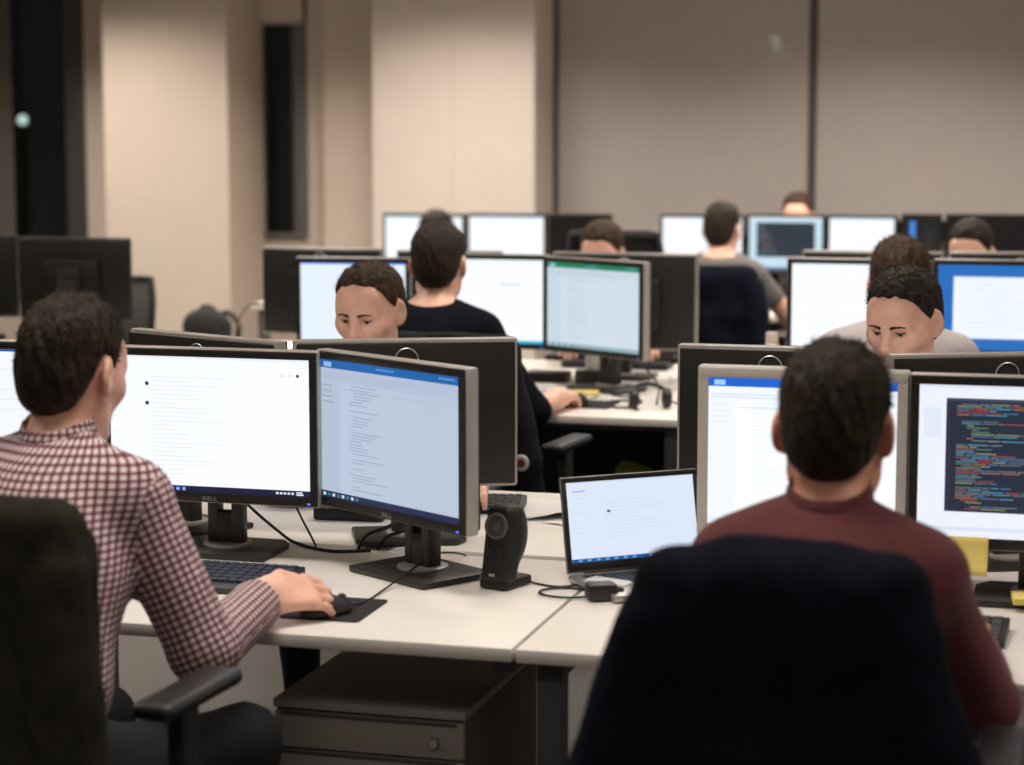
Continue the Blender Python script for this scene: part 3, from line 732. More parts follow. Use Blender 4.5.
class Head:
    """head frame: x right, y forward (nose), z up; origin between the ears"""
    def __init__(s, c, R, face=True, wide=1., jaw=1.):
        s.c, s.R = np.asarray(c, float), R; T = s.T; k = .02; pr = []
        E = lambda p, r, kk=.025, op='u', Rl=None, half=None: pr.append(el(T(*p), r, R if Rl is None else R@Rl, kk, op, half=half))
        C = lambda a, b, r1, r2, kk=.015, op='u': pr.append(rc(T(*a), T(*b), r1, r2, kk, op))
        E((0, -.014, .036), (.076*wide, .096, .084)); E((0, .028, -.03), (.063*wide, .066, .082), .04); E((0, .02, -.005), (.069*wide, .07, .06), .04)
        C((-.046*jaw, .008, -.07), (-.012, .07, -.100), .022, .02, .03); C((.046*jaw, .008, -.07), (.012, .07, -.100), .022, .02, .03); C((-.012, .078, -.103), (.012, .078, -.103), .016, .016, .02)
        for q in (-1, 1): E((q*.045, .058, -.022), (.024, .022, .02), .03)
        C((-.042, .080, .019), (.042, .080, .019), .0125, .0125, .022); E((0, .07, .055), (.055, .03, .035), .04)
        for q in (-1, 1): E((q*.032, .094, -.001), (.017, .014, .013), .016, 's')
        C((0, .094, .012), (0, .112, -.028), .0085, .0125, .014); E((0, .113, -.034), (.013, .012, .011), .012)
        for q in (-1, 1): E((q*.013, .098, -.038), (.0095, .012, .0085), .010)
        E((0, .083, -.058), (.03, .016, .018), .02)
        C((-.019, .090, -.0605), (.019, .090, -.0605), .0058, .0058, .006); C((-.016, .091, -.0715), (.016, .091, -.0715), .0068, .0068, .006)
        if face:
            for q in (-1, 1):
                E((q*.031, .0805, .000), (.0138, .0138, .0138), .004, 'u', None, lambda x, y, z: -(z-.0012+.10*y))    # upper lid
                E((q*.031, .0800, .000), (.0134, .0134, .0134), .004, 'u', None, lambda x, y, z: z+.0068)
        for q in (-1, 1):
            Rl = np.array(Euler((-.15, 0, q*.42)).to_matrix())
            E((q*.084*wide, -.010, .000), (.0085, .0205, .034), .010, 'u', Rl); E((q*.080*wide, -.004, -.024), (.008, .012, .014), .010, 'u', Rl)
            E((q*.0915*wide, -.003, .004), (.0065, .011, .020), .005, 's', Rl)
        s.prims = pr
    def T(s, x, y, z): return s.c+s.R@V(x, y, z)
    def loc(s, X, Y, Z):
        p = (X-s.c[0], Y-s.c[1], Z-s.c[2]); return [p[0]*s.R[0, i]+p[1]*s.R[1, i]+p[2]*s.R[2, i] for i in range(3)]
    def surf_y(s, x, z, y0=.13):
        ys = np.linspace(y0, .03, 200); P = np.array([s.T(x, y, z) for y in ys]); d = at_points(s.prims, P); i = np.argmax(d < 0); return ys[i]
def hair_mesh(hd, h, style, seed, wide=1.):
    """short hair: thick on top, cropped at sides and nape, hairline above the brow"""
    top, side, fringe = style.get('top', .016), style.get('side', .007), style.get('fringe', .066)
    T = hd.T; R = hd.R
    pr = [el(T(0, -.014, .036), (.076*wide+side, .096+side+.001, .084+top), R, .02), el(T(0, -.004, .062), (.066*wide+side, .084+side, .058+top), R, .04), el(T(0, -.055, -.02), (.060*wide+side, .052+side, .075), R, .035)]
    kx = [-.2, -.085, -.055, -.042, -.030, -.012, .004, .011, .020, .026, .036, .052, .068, .2]
    kz = [-.088, -.086, -.066, -.030, .020, .036, .026, -.012, -.014, .012, .034, .052, fringe, fringe+.004]
    kz = [z+style.get('line', 0)*(0 if x < 0 else 1) for x, z in zip(kx, kz)]
    def cutfn(X, Y, Z):
        x, y, z = hd.loc(X, Y, Z)
        zc = np.interp(y, kx, kz)+style.get('recede', .0)*np.clip((np.abs(x)-.02)/.03, 0, 1)*np.clip((y-.03)/.03, 0, 1)
        return (zc-z)*.7+.0022*np.sin(x*340+seed+2*np.sin(x*90))*np.cos(y*190)
    def disp(X, Y, Z):
        x, y, z = hd.loc(X, Y, Z); zc = np.interp(y, kx, kz); edge = np.clip((z-zc)/.028, 0, 1); up = np.clip((z-.02)/.06, .15, 1)*edge
        tuft = np.sin(95*x+40*y+2*np.sin(60*y+seed))*np.sin(85*y-35*x+seed+1.5*np.sin(70*x))
        return .0042*style.get('rough', 1.)*up*tuft+.0016*edge*np.sin(210*x+90*z+seed)*np.sin(190*y+seed)+(1-edge)*style.get('fade', .006)
    return sdf_mesh(pr, h, disp=disp, cutfn=cutfn)
def strands(vt, fc, hd, n, L, wr, style, seed):
    """short tapering locks growing out of the hair surface"""
    r = np.random.default_rng(seed); P = vt[fc[:, 0]]; A = vt[fc[:, 1]]-P; B = vt[fc[:, 3]]-P; nrm = np.cross(A, B); ar = np.linalg.norm(nrm, axis=1)+1e-12
    pick = r.choice(len(fc), n, p=ar/ar.sum()); u = r.random((n, 1)); v = r.random((n, 1)); p = P[pick]+A[pick]*u+B[pick]*v; nm = nrm[pick]/ar[pick][:, None]
    loc = (p-hd.c)@hd.R; comb = np.tile(np.array(style.get('comb', (0, .7, -.1))), (n, 1)); comb[:, 2] = np.where(loc[:, 2] < .06, -.9, comb[:, 2])
    comb[:, 1] = np.where(loc[:, 2] < .06, .1, comb[:, 1]); comb = comb@hd.R.T+r.normal(0, .35, (n, 3))
    d = nm*style.get('lift', .55)+comb*.8; d /= np.linalg.norm(d, axis=1)[:, None]; ln = L*(.5+.7*r.random((n, 1)))*np.clip(.35+(loc[:, 2:3]+.02)*9, .4, 1)
    t1 = np.cross(d, nm+1e-4); t1 /= np.linalg.norm(t1, axis=1)[:, None]+1e-9; t2 = np.cross(d, t1); p0 = p-nm*.003
    V3 = [p0+t1*wr, p0-t1*wr*.5+t2*wr*.86, p0-t1*wr*.5-t2*wr*.86, p0+d*ln]
    vv = np.stack(V3, 1).reshape(-1, 3); b = np.arange(n)[:, None]*4
    ff = np.concatenate([b+np.array([0, 1, 3]), b+np.array([1, 2, 3]), b+np.array([2, 0, 3])])
    return vv, ff
def person(label, pos, yaw, head, top_mat, hairm='hair_dark', hyaw=0., hpitch=.15, hroll=0., WL=None, WR=None, poleL=(-.5, -.2, -1), poleR=(.5, -.2, -1), sleeve=.9, collar=None,
           fh=.006, handL=None, handR=None, fhand=None, style=None, nstrand=900, eyes=False, skin='skin', seed=1, shw=.178, group=None, hem=.66, bulk=0., wide=1., cloth_h=.014, ging=False, hscale=1., kneeR=.125, armfat=0.):
    style = style or {}
    ca, sa = math.cos(-yaw), math.sin(-yaw)
    def L(p): x, y = p[0]-pos[0], p[1]-pos[1]; return V(x*ca-y*sa, x*sa+y*ca, p[2])
    Hc = L((head[0], head[1], head[2]-.134)); R = rotm(hyaw, hpitch, hroll); hd = Head(Hc, R, eyes, wide)
    nb = Hc+V(0, -.045, -.142); nb[0] *= .92; pel = V(0, 0, .565)
    sp = lambda t, y=0: pel+(nb-pel)*t+V(0, y-.035*math.sin(t*PI), 0)
    lean = math.atan2(nb[1]-pel[1], nb[2]-pel[2]); Rt = rotm(0, lean)
    SL, SR = nb+Rt@V(-shw, .0, -.078), nb+Rt@V(shw, .0, -.078)
    WLl = L(WL) if WL is not None else V(-.16, .36, .74); WRl = L(WR) if WR is not None else V(.16, .36, .74)
    EL, WLl = ik(SL, WLl, .285, .25, poleL); ER, WRl = ik(SR, WRl, .285, .25, poleR)
    def torso(i):
        return [el(pel+V(0, -.005, .0), (.168, .125, .115), k=.06, inf=i), el(sp(.30), (.150+bulk, .112+bulk, .14), Rt, .08, inf=i), el(sp(.62), (.163+bulk*.6, .115+bulk*.5, .17), Rt, .08, inf=i), el(sp(.86, .0), (.150, .088, .085), Rt, .08, inf=i),
                rc(SL+V(.03, 0, 0), SR-V(.03, 0, 0), .052, .052, .06, inf=i), rc(nb+V(-.02, -.012, .006), SL+V(.02, -.005, .015), .046, .042, .05, inf=i), rc(nb+V(.02, -.012, .006), SR+V(-.02, -.005, .015), .046, .042, .05, inf=i)]
    def arms(i, f, cut):
        o = []
        for S, Ee, Wr in ((SL, EL, WLl), (SR, ER, WRl)):
            if f < 0: o.append(rc(S, S+(Ee-S)*(1+f), .054, .047, .035, cut=cut, inf=i))
            else:
                o.append(rc(S, Ee, .054, .043, .035, inf=i))
                if f > 0: o.append(rc(Ee, Ee+(Wr-Ee)*f, .043, .031+(1-f)*.012, .02, cut=cut, inf=i))
        return o
    neck = [rc(nb+V(0, -.004, -.02), Hc+R@V(0, -.022, -.045), .056, .054, .03), rc(nb+V(0, .02, -.01), Hc+R@V(0, .012, -.08), .045, .04, .03)]
    legs = []
    def leg_prims(i):
        o = []
        for q in (-1, 1):
            kq = kneeR if q > 0 else .125; hip, kn, an = V(q*.088, .03, .555), V(q*kq, .44, .545), V(q*kq, .40, .09)
            o += [rc(hip, kn, .083, .060, .05, inf=i), rc(kn, an, .056, .038, .03, inf=i)]
        return o
    feet = []
    for q in (-1, 1): kq = kneeR if q > 0 else .125; feet += [rc(V(q*kq, .40, .09), V(q*kq, .39, .045), .038, .036, .02), rc(V(q*kq, .40, .045), V(q*kq+q*.02, .54, .035), .038, .032, .02)]
    hands = []; HB = []
    for Wr, Ee, sp_, rt in ((WLl, EL, handL, False), (WRl, ER, handR, True)):
        sp_ = sp_ or {}
        dd = (Wr-Ee)/np.linalg.norm(Wr-Ee); dd = np.array(sp_['dir']) if 'dir' in sp_ else V(dd[0]*.8, dd[1], dd[2]*.15)
        if 'wdir' in sp_: w = sp_['wdir']; dd = V(w[0]*ca-w[1]*sa, w[0]*sa+w[1]*ca, w[2])
        hands += hand_prims(Wr, dd, np.array(sp_.get('up', (0, -.0, 1.))), rt, sp_.get('curl', .45), S=hscale); HB.append(Wr+dd/np.linalg.norm(dd)*.08)
    body = torso(0)+arms(0, 1., False)+leg_prims(0)+feet+neck+hd.prims+hands
    fin = [[], [], []]; 
    for i in range(3):
        e = (.095, .135, .16)[i]; fin[i].append((Hc[i]-e, Hc[i]+e, fh))
    if fhand:
        for hb, on in zip(HB, fhand):
            if on:
                for i in range(3): fin[i].append((hb[i]-(.12, .12, .055)[i], hb[i]+(.12, .12, .045)[i], .0048))
    vt, fc = sdf_mesh(body, .022, fin)
    me = np_mesh('person', vt, fc); o = link_mesh('person', me, [M[skin], M['lip']]); o.location = (pos[0], pos[1], 0); o.rotation_euler = (0, 0, yaw)
    tag(o, label, 'person', group)
    # lips a little redder
    if eyes:
        ctr = np.array([vt[f].mean(0) for f in fc]); x, y, z = hd.loc(ctr[:, 0], ctr[:, 1], ctr[:, 2])
        mi = ((np.abs(z+.066) < .011) & (np.abs(x) < .025) & (y > .085)).astype(np.int32); me.polygons.foreach_set('material_index', mi)
    # hair
    hv, hf = hair_mesh(hd, fh*.9 if fh < .006 else fh, style, seed, wide)
    n0 = len(hv); sv, sf = strands(hv, hf, hd, nstrand, style.get('len', .017), style.get('w', .0011), style, seed)
    tri = np.concatenate([hf[:, [0, 1, 2]], hf[:, [0, 2, 3]], sf+n0]); hm = np_mesh('hair', np.concatenate([hv, sv]), tri)
    link_mesh('hair', hm, M[hairm], o)
    # upper garment
    up = torso(.010)+arms(.009+armfat, sleeve, True)
    def cutfn(X, Y, Z):
        c = nb+V(0, .0, .058 if collar else .044); nrm = V(0, -.30, 1.); nrm /= np.linalg.norm(nrm)
        a = (X-c[0])*nrm[0]+(Y-c[1])*nrm[1]+(Z-c[2])*nrm[2]
        return np.maximum(a, hem-Z)
    fo = folds(.0042, 24, seed)
    ex = [(min(SL[0], SR[0])-.1, max(SL[0], SR[0])+.1, cloth_h)], [], []
    uv_, uf = sdf_mesh(up, cloth_h, disp=fo, cutfn=cutfn)
    gm = np_mesh('shirt', uv_, uf); go = link_mesh('shirt', gm, M[top_mat], o)
    if ging:
        ctr = uv_[uf].mean(1); best = np.full(len(uf), 9.); part = np.zeros(len(uf), int); segs = [(SL, EL, 0.), (EL, WLl, .30), (SR, ER, 0.), (ER, WRl, .30)]
        def segd(P, a, b): ba = b-a; hh = np.clip((P-a)@ba/(ba@ba), 0, 1); return np.linalg.norm(P-a-hh[:, None]*ba, axis=1)
        tor = np.minimum(at_points(torso(.010), ctr), 9); best = tor.copy(); part[:] = -1
        for i, (a, b_, off) in enumerate(segs):
            dd = segd(ctr, a, b_)-.060; mm = dd < best-.004; best[mm] = dd[mm]; part[mm] = i
        loops = uf.reshape(-1); fi = np.repeat(np.arange(len(uf)), 4); P = uv_[loops]; UV = np.zeros((len(loops), 2)); Pc = ctr[fi]; pt = part[fi]
        def wrap(a, a0): return a0+((a-a0+PI) % (2*PI)-PI)
        mk = pt == -1
        ax = lambda Q: np.arctan2(Q[:, 0]-nb[0]*np.clip((Q[:, 2]-.56)/.5, 0, 1), -(Q[:, 1]-lean*.9*(Q[:, 2]-.56)-.12))
        UV[mk, 0] = (wrap(ax(P), ax(Pc))*.19)[mk]; UV[mk, 1] = P[mk, 2]*1.05
        for i, (a, b_, off) in enumerate(segs):
            mk = pt == i
            if not mk.any(): continue
            u = (b_-a)/np.linalg.norm(b_-a); e1 = np.cross(u, V(1, 0, 0)); e1 /= np.linalg.norm(e1); e2 = np.cross(u, e1)
            an = lambda Q: np.arctan2((Q-a)@e1, (Q-a)@e2)
            UV[mk, 0] = (wrap(an(P), an(Pc))*.054)[mk]; UV[mk, 1] = ((P-a)@u+off)[mk]
        lay = gm.uv_layers.new(name='cloth'); lay.data.foreach_set('uv', UV.astype(np.float32).ravel())
    if collar:
        c0 = nb+V(0, -.010, .016); c1 = nb+(Hc+R@V(0, -.02, -.05)-nb)*.66+V(0, -.006, .006)
        cp = [rc(c0, c1, .076, .064, .01)]
        nrm = V(0, -.35, 1.); nrm /= np.linalg.norm(nrm); t0 = c0+V(0, 0, -.004); t1 = c1+V(0, 0, .006)
        inn = rc(c0-V(0, 0, .05), c1+V(0, 0, .06), .066, .0575, .004)
        def ccut(X, Y, Z):
            a = (X-t1[0])*nrm[0]+(Y-t1[1])*nrm[1]+(Z-t1[2])*nrm[2]; b_ = -((X-t0[0])*nrm[0]+(Y-t0[1])*nrm[1]+(Z-t0[2])*nrm[2])
            return np.maximum(np.maximum(a, b_), -inn.fn(X, Y, Z))
        cv, cf = sdf_mesh(cp, .0045, cutfn=ccut); cm = np_mesh('collar', cv, cf); co = link_mesh('collar', cm, M[collar], o)
        if ging:
            lay = cm.uv_layers.new(name='cloth'); P = cv[cf.reshape(-1)]; lay.data.foreach_set('uv', np.stack([np.arctan2(P[:, 0]-nb[0], -(P[:, 1]-nb[1]))*.068, P[:, 2]], 1).astype(np.float32).ravel())
    tr = [el(pel+V(0, -.005, .0), (.168, .125, .115), k=.06, inf=.007), el(sp(.30), (.150+bulk, .112+bulk, .14), Rt, .08, inf=.006)]+leg_prims(.007)
    tv, tf = sdf_mesh(tr, .02, cutfn=lambda X, Y, Z: np.maximum(Z-hem-.03, .105-Z)+0*X+0*Y, disp=folds(.003, 26, seed+2)); link_mesh('trousers', np_mesh('trousers', tv, tf), M['jeans'], o)
    for q in (-1, 1):
        kq = kneeR if q > 0 else .125; sv_, sf_ = sdf_mesh([rc(V(q*kq, .40, .10), V(q*kq, .385, .05), .046, .044, .02), rc(V(q*kq, .385, .047), V(q*kq+q*.022, .545, .043), .046, .040, .03)], .014, cutfn=lambda X, Y, Z: np.maximum(Z-.115, .003-Z)+0*X)
        link_mesh('shoe', np_mesh('shoe', sv_, sf_), M['shoe'], o)
    if eyes:
        for q in (-1, 1):
            b = MB(); b.ball(hd.T(q*.031, .0800, .000), .0126, u=20, v=14); b.mi = 1
            b.ball(hd.T(q*.031, .0860, -.0025), .0078, u=14, v=10); b.build('eye', [M['eye'], M['iris']], o)
            pts = []; rr = []
            for tt in np.linspace(0, 1, 9):
                x = q*(.012+.037*tt); z = .0145+.0055*math.sin(tt*2.3)-.003*tt; y = hd.surf_y(x, z); pts.append(hd.T(x, y-.0005, z)); rr.append(.0050*(1-.6*tt) if tt > .1 else .004)
            MB().tube(pts, rr, 6).build('eyebrow', M[hairm], o)
            pts = [hd.T(q*(.031+.0125*math.sin(a)), .0800+.0136*math.cos(a)*.995, -.0012+.0008*math.cos(a)) for a in np.linspace(-1.2, 1.2, 9)]
            MB().tube(pts, .0015, 5).build('eyelashes', M['hair_black'], o)
    return o
# ---- near left: checked shirt
person('man in a maroon and white checked shirt, hand on a mouse', (-1.745, 3.05), -.17, (-1.785, 3.42, 1.346), 'gingham', 'hair_dark', hyaw=.02, hpitch=.18, WR=(-1.482, 3.57, .785), WL=(-1.95, 3.66, .775), poleR=(.38, -.55, -.8), poleL=(-.5, -.3, -1),
       sleeve=.93, collar='gingham', fh=.0045, handR=dict(wdir=(.66, .75, -.05), up=(.46, -.34, .82), curl=.62), hscale=1.12, kneeR=.20, armfat=.006, fhand=(False, True), style=dict(top=.016, side=.006, comb=(.2, .6, 0), len=.016, rough=1.1, lift=.6), nstrand=3800, seed=2, cloth_h=.0105, ging=True, hem=.62, bulk=.03, shw=.19)
chair(-1.69, 3.07, -.05, 'office chair of the checked-shirt man, dark coat over its back', 1.04, False, arms=True, armz=.735)
coat(-1.645, 3.06, -.05, 'dark olive coat hung on the chair at the left edge', M['olive_coat'], 1.085, .44, .50, .40, False, seed=3.)
# ---- near right: maroon shirt
person('man in a maroon shirt seen from behind, before a silver-framed monitor', (-.40, 3.12), .0, (-.395, 3.30, 1.312), 'maroon', 'hair_dark', hyaw=.0, hpitch=.16, WR=(-.19, 3.62, .775), WL=(-.60, 3.62, .775), poleR=(.45, -.35, -1), poleL=(-.7, -.3, -1),
       sleeve=.93, collar='maroon', fh=.005, style=dict(top=.017, side=.006, comb=(.3, .5, .1), len=.016, rough=1.1), nstrand=3200, seed=5, cloth_h=.013, wide=1.02, skin='skin_red', hem=.62, shw=.155)
chair(-.395, 3.10, .0, 'office chair of the maroon-shirt man, navy coat over its back', 1.0, False, wback=.36, arms=True, armz=.72)
coat(-.405, 3.10, .0, 'midnight navy coat hung on the chair of the maroon-shirt man', M['navy_coat'], 1.06, .385, .57, .42, True, seed=1.)
# ---- row B, facing us
person('dark-haired man facing us, seen over the black monitor back at left', (-1.875, 5.48), PI, (-1.868, 5.27, 1.305), 'dark_shirt', 'hair_brown', hyaw=-.10, hpitch=.20, WR=(-1.98, 4.98, .775), WL=(-1.475, 4.90, .775), sleeve=.3, fh=.0036,
       style=dict(top=.003, side=.007, fringe=.071, recede=.024, comb=(0, .5, .1), len=.013, w=.0009, rough=.7, line=.001), nstrand=3000, eyes=True, seed=7, fhand=(True, False))
person('dark-haired man facing us at the right, chin behind the monitor', (-.465, 5.48), PI, (-.463, 5.27, 1.312), 'dark_shirt', 'hair_black', hyaw=-.36, hpitch=.24, sleeve=.9, collar='cream', fh=.0036,
       style=dict(top=.007, side=.008, fringe=.066, recede=.012, comb=(.5, .4, .1), len=.016, w=.0009, rough=.55), nstrand=3000, eyes=True, seed=8)
chair(-1.87, 5.50, PI, 'office chair under the facing man at left', .93, True); chair(-.47, 5.50, PI, 'office chair under the facing man at right', .93, True)
# ---- row C, backs to us
person('man in a navy t-shirt seen from behind, reaching for his mouse', (-2.03, 6.16), .0, (-2.046, 6.43, 1.353), 'navy', 'hair_dark', hyaw=.12, hpitch=.12, WR=(-1.70, 6.62, .775), WL=(-2.25, 6.66, .775), poleR=(.6, -.3, -1), sleeve=.12, fh=.006, fhand=(False, True),
       handR=dict(wdir=(.12, 1, -.08), curl=.6), style=dict(top=.013, side=.008, len=.013, rough=.6), nstrand=1800, seed=9, hem=.62)
chair(-1.84, 6.22, -.12, 'office chair of the man in navy, black coat over its back', .98, True, arms=True, armz=.69)
cj = coat(-1.82, 6.24, -.12, 'black padded coat with a round badge, on the chair of the man in navy', M['black_coat'], 1.03, .42, .56, .45, False, seed=4.)
b = MB(); b.lathe([(0, 0), (.022, 0), (.024, .002), (.022, .005), (0, .006)], (0, 0, 0), 24); o = b.build('badge', M['white_plastic'], cj); o.location = (.272, -.399, .69); o.rotation_euler = (PI/2, 0, 0)
b = MB(); b.lathe([(0, .006), (.013, .006), (.013, .0075), (0, .008)], (0, 0, 0), 20); o2 = b.build('badge_emblem', M['terracotta'], o)
person('man in a pale lavender shirt seen from behind, behind the facing man at right', (-.57, 6.12), .0, (-.583, 6.43, 1.318), 'lavender', 'hair_brown', hyaw=-.05, hpitch=.14, sleeve=.9, collar='lavender', fh=.006, WR=(-.40, 6.66, .775), WL=(-.74, 6.66, .775),
       style=dict(top=.019, side=.009, len=.02, rough=1.3, comb=(.2, .3, .3)), nstrand=1800, seed=10, hem=.62, shw=.185)
chair(-.57, 6.08, .0, 'office chair under the lavender-shirt man', .90, True)
# ---- row D, facing us
person('brown-haired man whose forehead shows above the wide dark monitor back', (-1.98, 8.82), PI, (-1.985, 8.48, 1.27), 'dark_shirt', 'hair_brown', hyaw=-.12, hpitch=.22, sleeve=.1, fh=.007, WR=(-2.0, 7.96, .775), WL=(-1.66, 7.94, .775), handL=dict(curl=.5), fhand=(True, True),
       style=dict(top=.018, side=.008, fringe=.062, comb=(-.7, .3, .1), len=.016), nstrand=1000, seed=11, eyes=True)
chair(-1.98, 8.86, PI, 'office chair under the brown-haired man with bare forearms', .92, True)
person('man at far right, forehead and dark hair above a monitor top', (-.485, 8.84), PI, (-.492, 8.50, 1.295), 'dark_shirt', 'hair_black', hyaw=-.25, hpitch=.22, fh=.007, style=dict(top=.015, side=.008, fringe=.062, comb=(-.3, .5, 0), len=.014), nstrand=900, seed=12, eyes=True)
chair(-.485, 8.88, PI, 'office chair under the man at far right', .92, True)
# ---- row E, backs to us
person('person whose dark hair just shows behind the head of the man in navy', (-3.24, 9.98), .0, (-3.26, 10.22, 1.238), 'black_cloth' if 'black_cloth' in M else 'navy', 'hair_black', hyaw=0, hpitch=.1, fh=.009, style=dict(top=.018, side=.009), nstrand=600, seed=13)
chair(-3.24, 9.94, 0, 'far office chair under the half hidden person', .9, True)
person('man in a grey t-shirt seen from behind before the far code screen', (-1.76, 9.93), .0, (-1.77, 10.10, 1.30), 'grey_tee', 'hair_dark', hyaw=-.12, hpitch=.06, sleeve=-.42, fh=.008, WR=(-1.50, 10.40, .775), poleR=(.8, -.25, -1), style=dict(top=.014, side=.008, len=.013), nstrand=1000, seed=14, hem=.62)
chair(-1.72, 9.90, .05, 'far office chair with a dark coat, under the man in grey', .96, False)
coat(-1.725, 9.90, .05, 'dark navy coat on the far chair of the man in grey', M['navy_coat'], 1.01, .38, .48, .45, False, seed=6.)
chair(-2.16, 9.64, .1, 'empty dark padded chair behind the wide dark monitor back', 1.175, False, wback=.42, arms=False)
person('man whose forehead shows below the blinds, farthest of all', (-1.70, 12.42), PI, (-1.695, 12.2, 1.287), 'navy', 'hair_brown', hyaw=0, hpitch=.15, fh=.009, style=dict(top=.012, side=.008, fringe=.064), nstrand=500, seed=15)
chair(-1.70, 12.46, PI, 'farthest office chair, below the blinds', .92, True)
chair(-4.49, 8.75, PI, 'empty mesh-backed chair right of the black monitor back', .955, True, arms=False)
# ------------------------------------------------------------------ THINGS ON THE NEAR DESKS
def keyboard(x, y, rz, w, d, label, keys='keyblue', cols=19, rows=6, z=DT, rest=False):
    t = empty('keyboard', (x, y, z), rz, label, 'keyboard', 'keyboards')
    b = MB(); b.prism([(-d/2, .0), (d/2, .0), (d/2, .024), (-d/2, .012)], -w/2, w/2, (0, 0, .001), Matrix(((0, 0, 1), (1, 0, 0), (0, 1, 0))), .003); b.build('case', M['keygap'], t)
    b = MB(); kw, kd = (w-.02)/cols, (d-.018)/rows; r = random.Random(int(abs(x)*1000))
    for j in range(rows):
        i = 0
        yy = -d/2+.009+kd*(j+.5); zz = .0145+.012*((yy+d/2)/d)
        while i < cols:
            n = 5 if (j == 0 and i == 4) else (2 if (j in (1, 2) and i in (0, 13)) else 1)
            n = min(n, cols-i)
            if not (i in (14, 18-3) and False): b.box((-w/2+.01+kw*(i+n/2), yy, zz), (kw*n-.0028, kd-.0028, .007), .0012, seg=1)
            i += n
    o = b.build('keycaps', M[keys], t, False); o['kind'] = 'stuff'
    if rest: MB().box((0, -d/2-.018, .008), (w, .045, .012), .005).build('palm_rest', M['keygrey'], t)
    return t
keyboard(-1.775, 3.915, .0, .43, .15, 'blue-black keyboard by the checked-shirt sleeve', rest=True)
keyboard(-.36, 3.84, -.02, .44, .155, 'grey keyboard end beside the maroon sleeve', 'keygrey')
keyboard(-1.53, 4.84, .18, .40, .14, 'black keyboard corner just right of the blue-bar monitor', 'keygrey')
keyboard(-2.02, 6.83, 0, .42, .14, 'keyboard on the desk of the man in navy', 'keygrey')
keyboard(-1.80, 7.96, PI, .42, .14, 'dark keyboard under the bare forearms', 'keygrey')
def mouse(x, y, rz, label, z=DT+.004, m='black', lead=True):
    t = empty('mouse', (x, y, z), rz, label, 'mouse', 'computer mice')
    vt, fc = sdf_mesh([el((0, 0, .008), (.031, .055, .026), k=.01), el((0, -.015, .012), (.028, .035, .024), k=.02)], .005, cutfn=lambda X, Y, Z: .0005-Z+0*X+0*Y)
    link_mesh('shell', np_mesh('shell', vt, fc), M[m], t)
    MB().cone((-.004, .034, .028), (.004, .034, .028), .008, .008, 14).build('scroll_wheel', M['keygrey'], t)
    if lead: MB().tube(spline([(0, .05, .012), (.0, .08, .006), (.02, .15, .004), (.01, .25, .004)], 6), .0018, 6).build('mouse_cable', M['cable'], t)
    return t
def slab(x, y, z, rz, w, d, h, name, label, cat, m, bev=.002, cr=.01):
    n = []; 
    for cx, cy, a0 in ((w/2-cr, d/2-cr, 0), (-w/2+cr, d/2-cr, PI/2), (-w/2+cr, -d/2+cr, PI), (w/2-cr, -d/2+cr, 1.5*PI)):
        for k in range(5): a = a0+k*PI/8; n.append((cx+cr*math.cos(a), cy+cr*math.sin(a)))
    o = MB().prism(n, 0, h).build(name, m, None, True, (x, y, z), rz); return tag(o, label, cat)
slab(-1.435, 3.735, DT+.0006, .02, .225, .19, .003, 'mouse_pad', 'black mouse pad beside the blue-black keyboard', 'mouse pad', M['pad'])
mouse(-1.398, 3.682, -.68, 'black mouse under the hand of the checked-shirt man', lead=False)
slab(-1.665, 6.83, DT+.0006, .0, .22, .19, .003, 'mouse_pad', 'black mouse pad near the headset', 'mouse pad', M['pad'])
mouse(-1.672, 6.80, 0, 'black mouse under the hand of the man in navy')
# small stereo speaker, leaning back
t = empty('speaker', (-1.145, 4.015, DT), -.34, 'small black speaker between the blue-bar monitor and the laptop', 'speaker')
tilt = Euler((-.17, 0, 0))
vt, fc = sdf_mesh([bx((0, .0, .088), (.034, .026, .082), .018, np.array(tilt.to_matrix()), k=.01), el((0, .038, .10), (.030, .030, .062), np.array(tilt.to_matrix()), .03)], .005)
link_mesh('cabinet', np_mesh('cabinet', vt, fc), M['speaker'], t)
b = MB(); b.prism([(-.033, -.035), (.033, -.035), (.03, .065), (-.03, .065)], 0, .02, (0, 0, .0005), None, .006); b.build('foot', M['speaker'], t)
fr = tilt.to_matrix()
def sp(p): return fr @ (Vector(p)-Vector((0, 0, .088)))+Vector((0, -.0, .088))
Rf = (Euler((PI/2-.17, 0, 0))).to_matrix()
b = MB(); b.lathe([(.0275, 0), (.0265, .004), (.022, .004), (.021, 0)], sp((0, -.026, .125)), 28, Rf); b.build('driver_ring', M['cab_dark'], t)
b = MB(); b.lathe([(.021, .001), (.012, -.001), (.009, .002), (.004, .004), (0, .0045)], sp((0, -.0262, .125)), 24, Rf); b.build('driver_cone', M['keygrey'], t)
for q in (-1, 1): MB().lathe([(.008, 0), (.008, .004), (0, .0045)], sp((q*.014, -.026, .072)), 16, Rf).build('control_knob', M['black_matte'], t)
b = MB(); b.box(sp((0, -.0262, .026)), (.014, .002, .005), .0008, Euler((-.17, 0, 0))); b.build('emblem', M['silver'], t)
b = MB(); b.tube(spline([(-1.125, 4.065, DT+.012), (-1.09, 4.06, DT+.003), (-1.03, 4.04, DT+.003), (-.98, 4.09, DT+.003), (-.95, 4.12, DT+.003)], 8), .0022, 6); tag(b.build('speaker_cable', M['cable']), 'thin black cable from the small speaker to the laptop', 'cable')
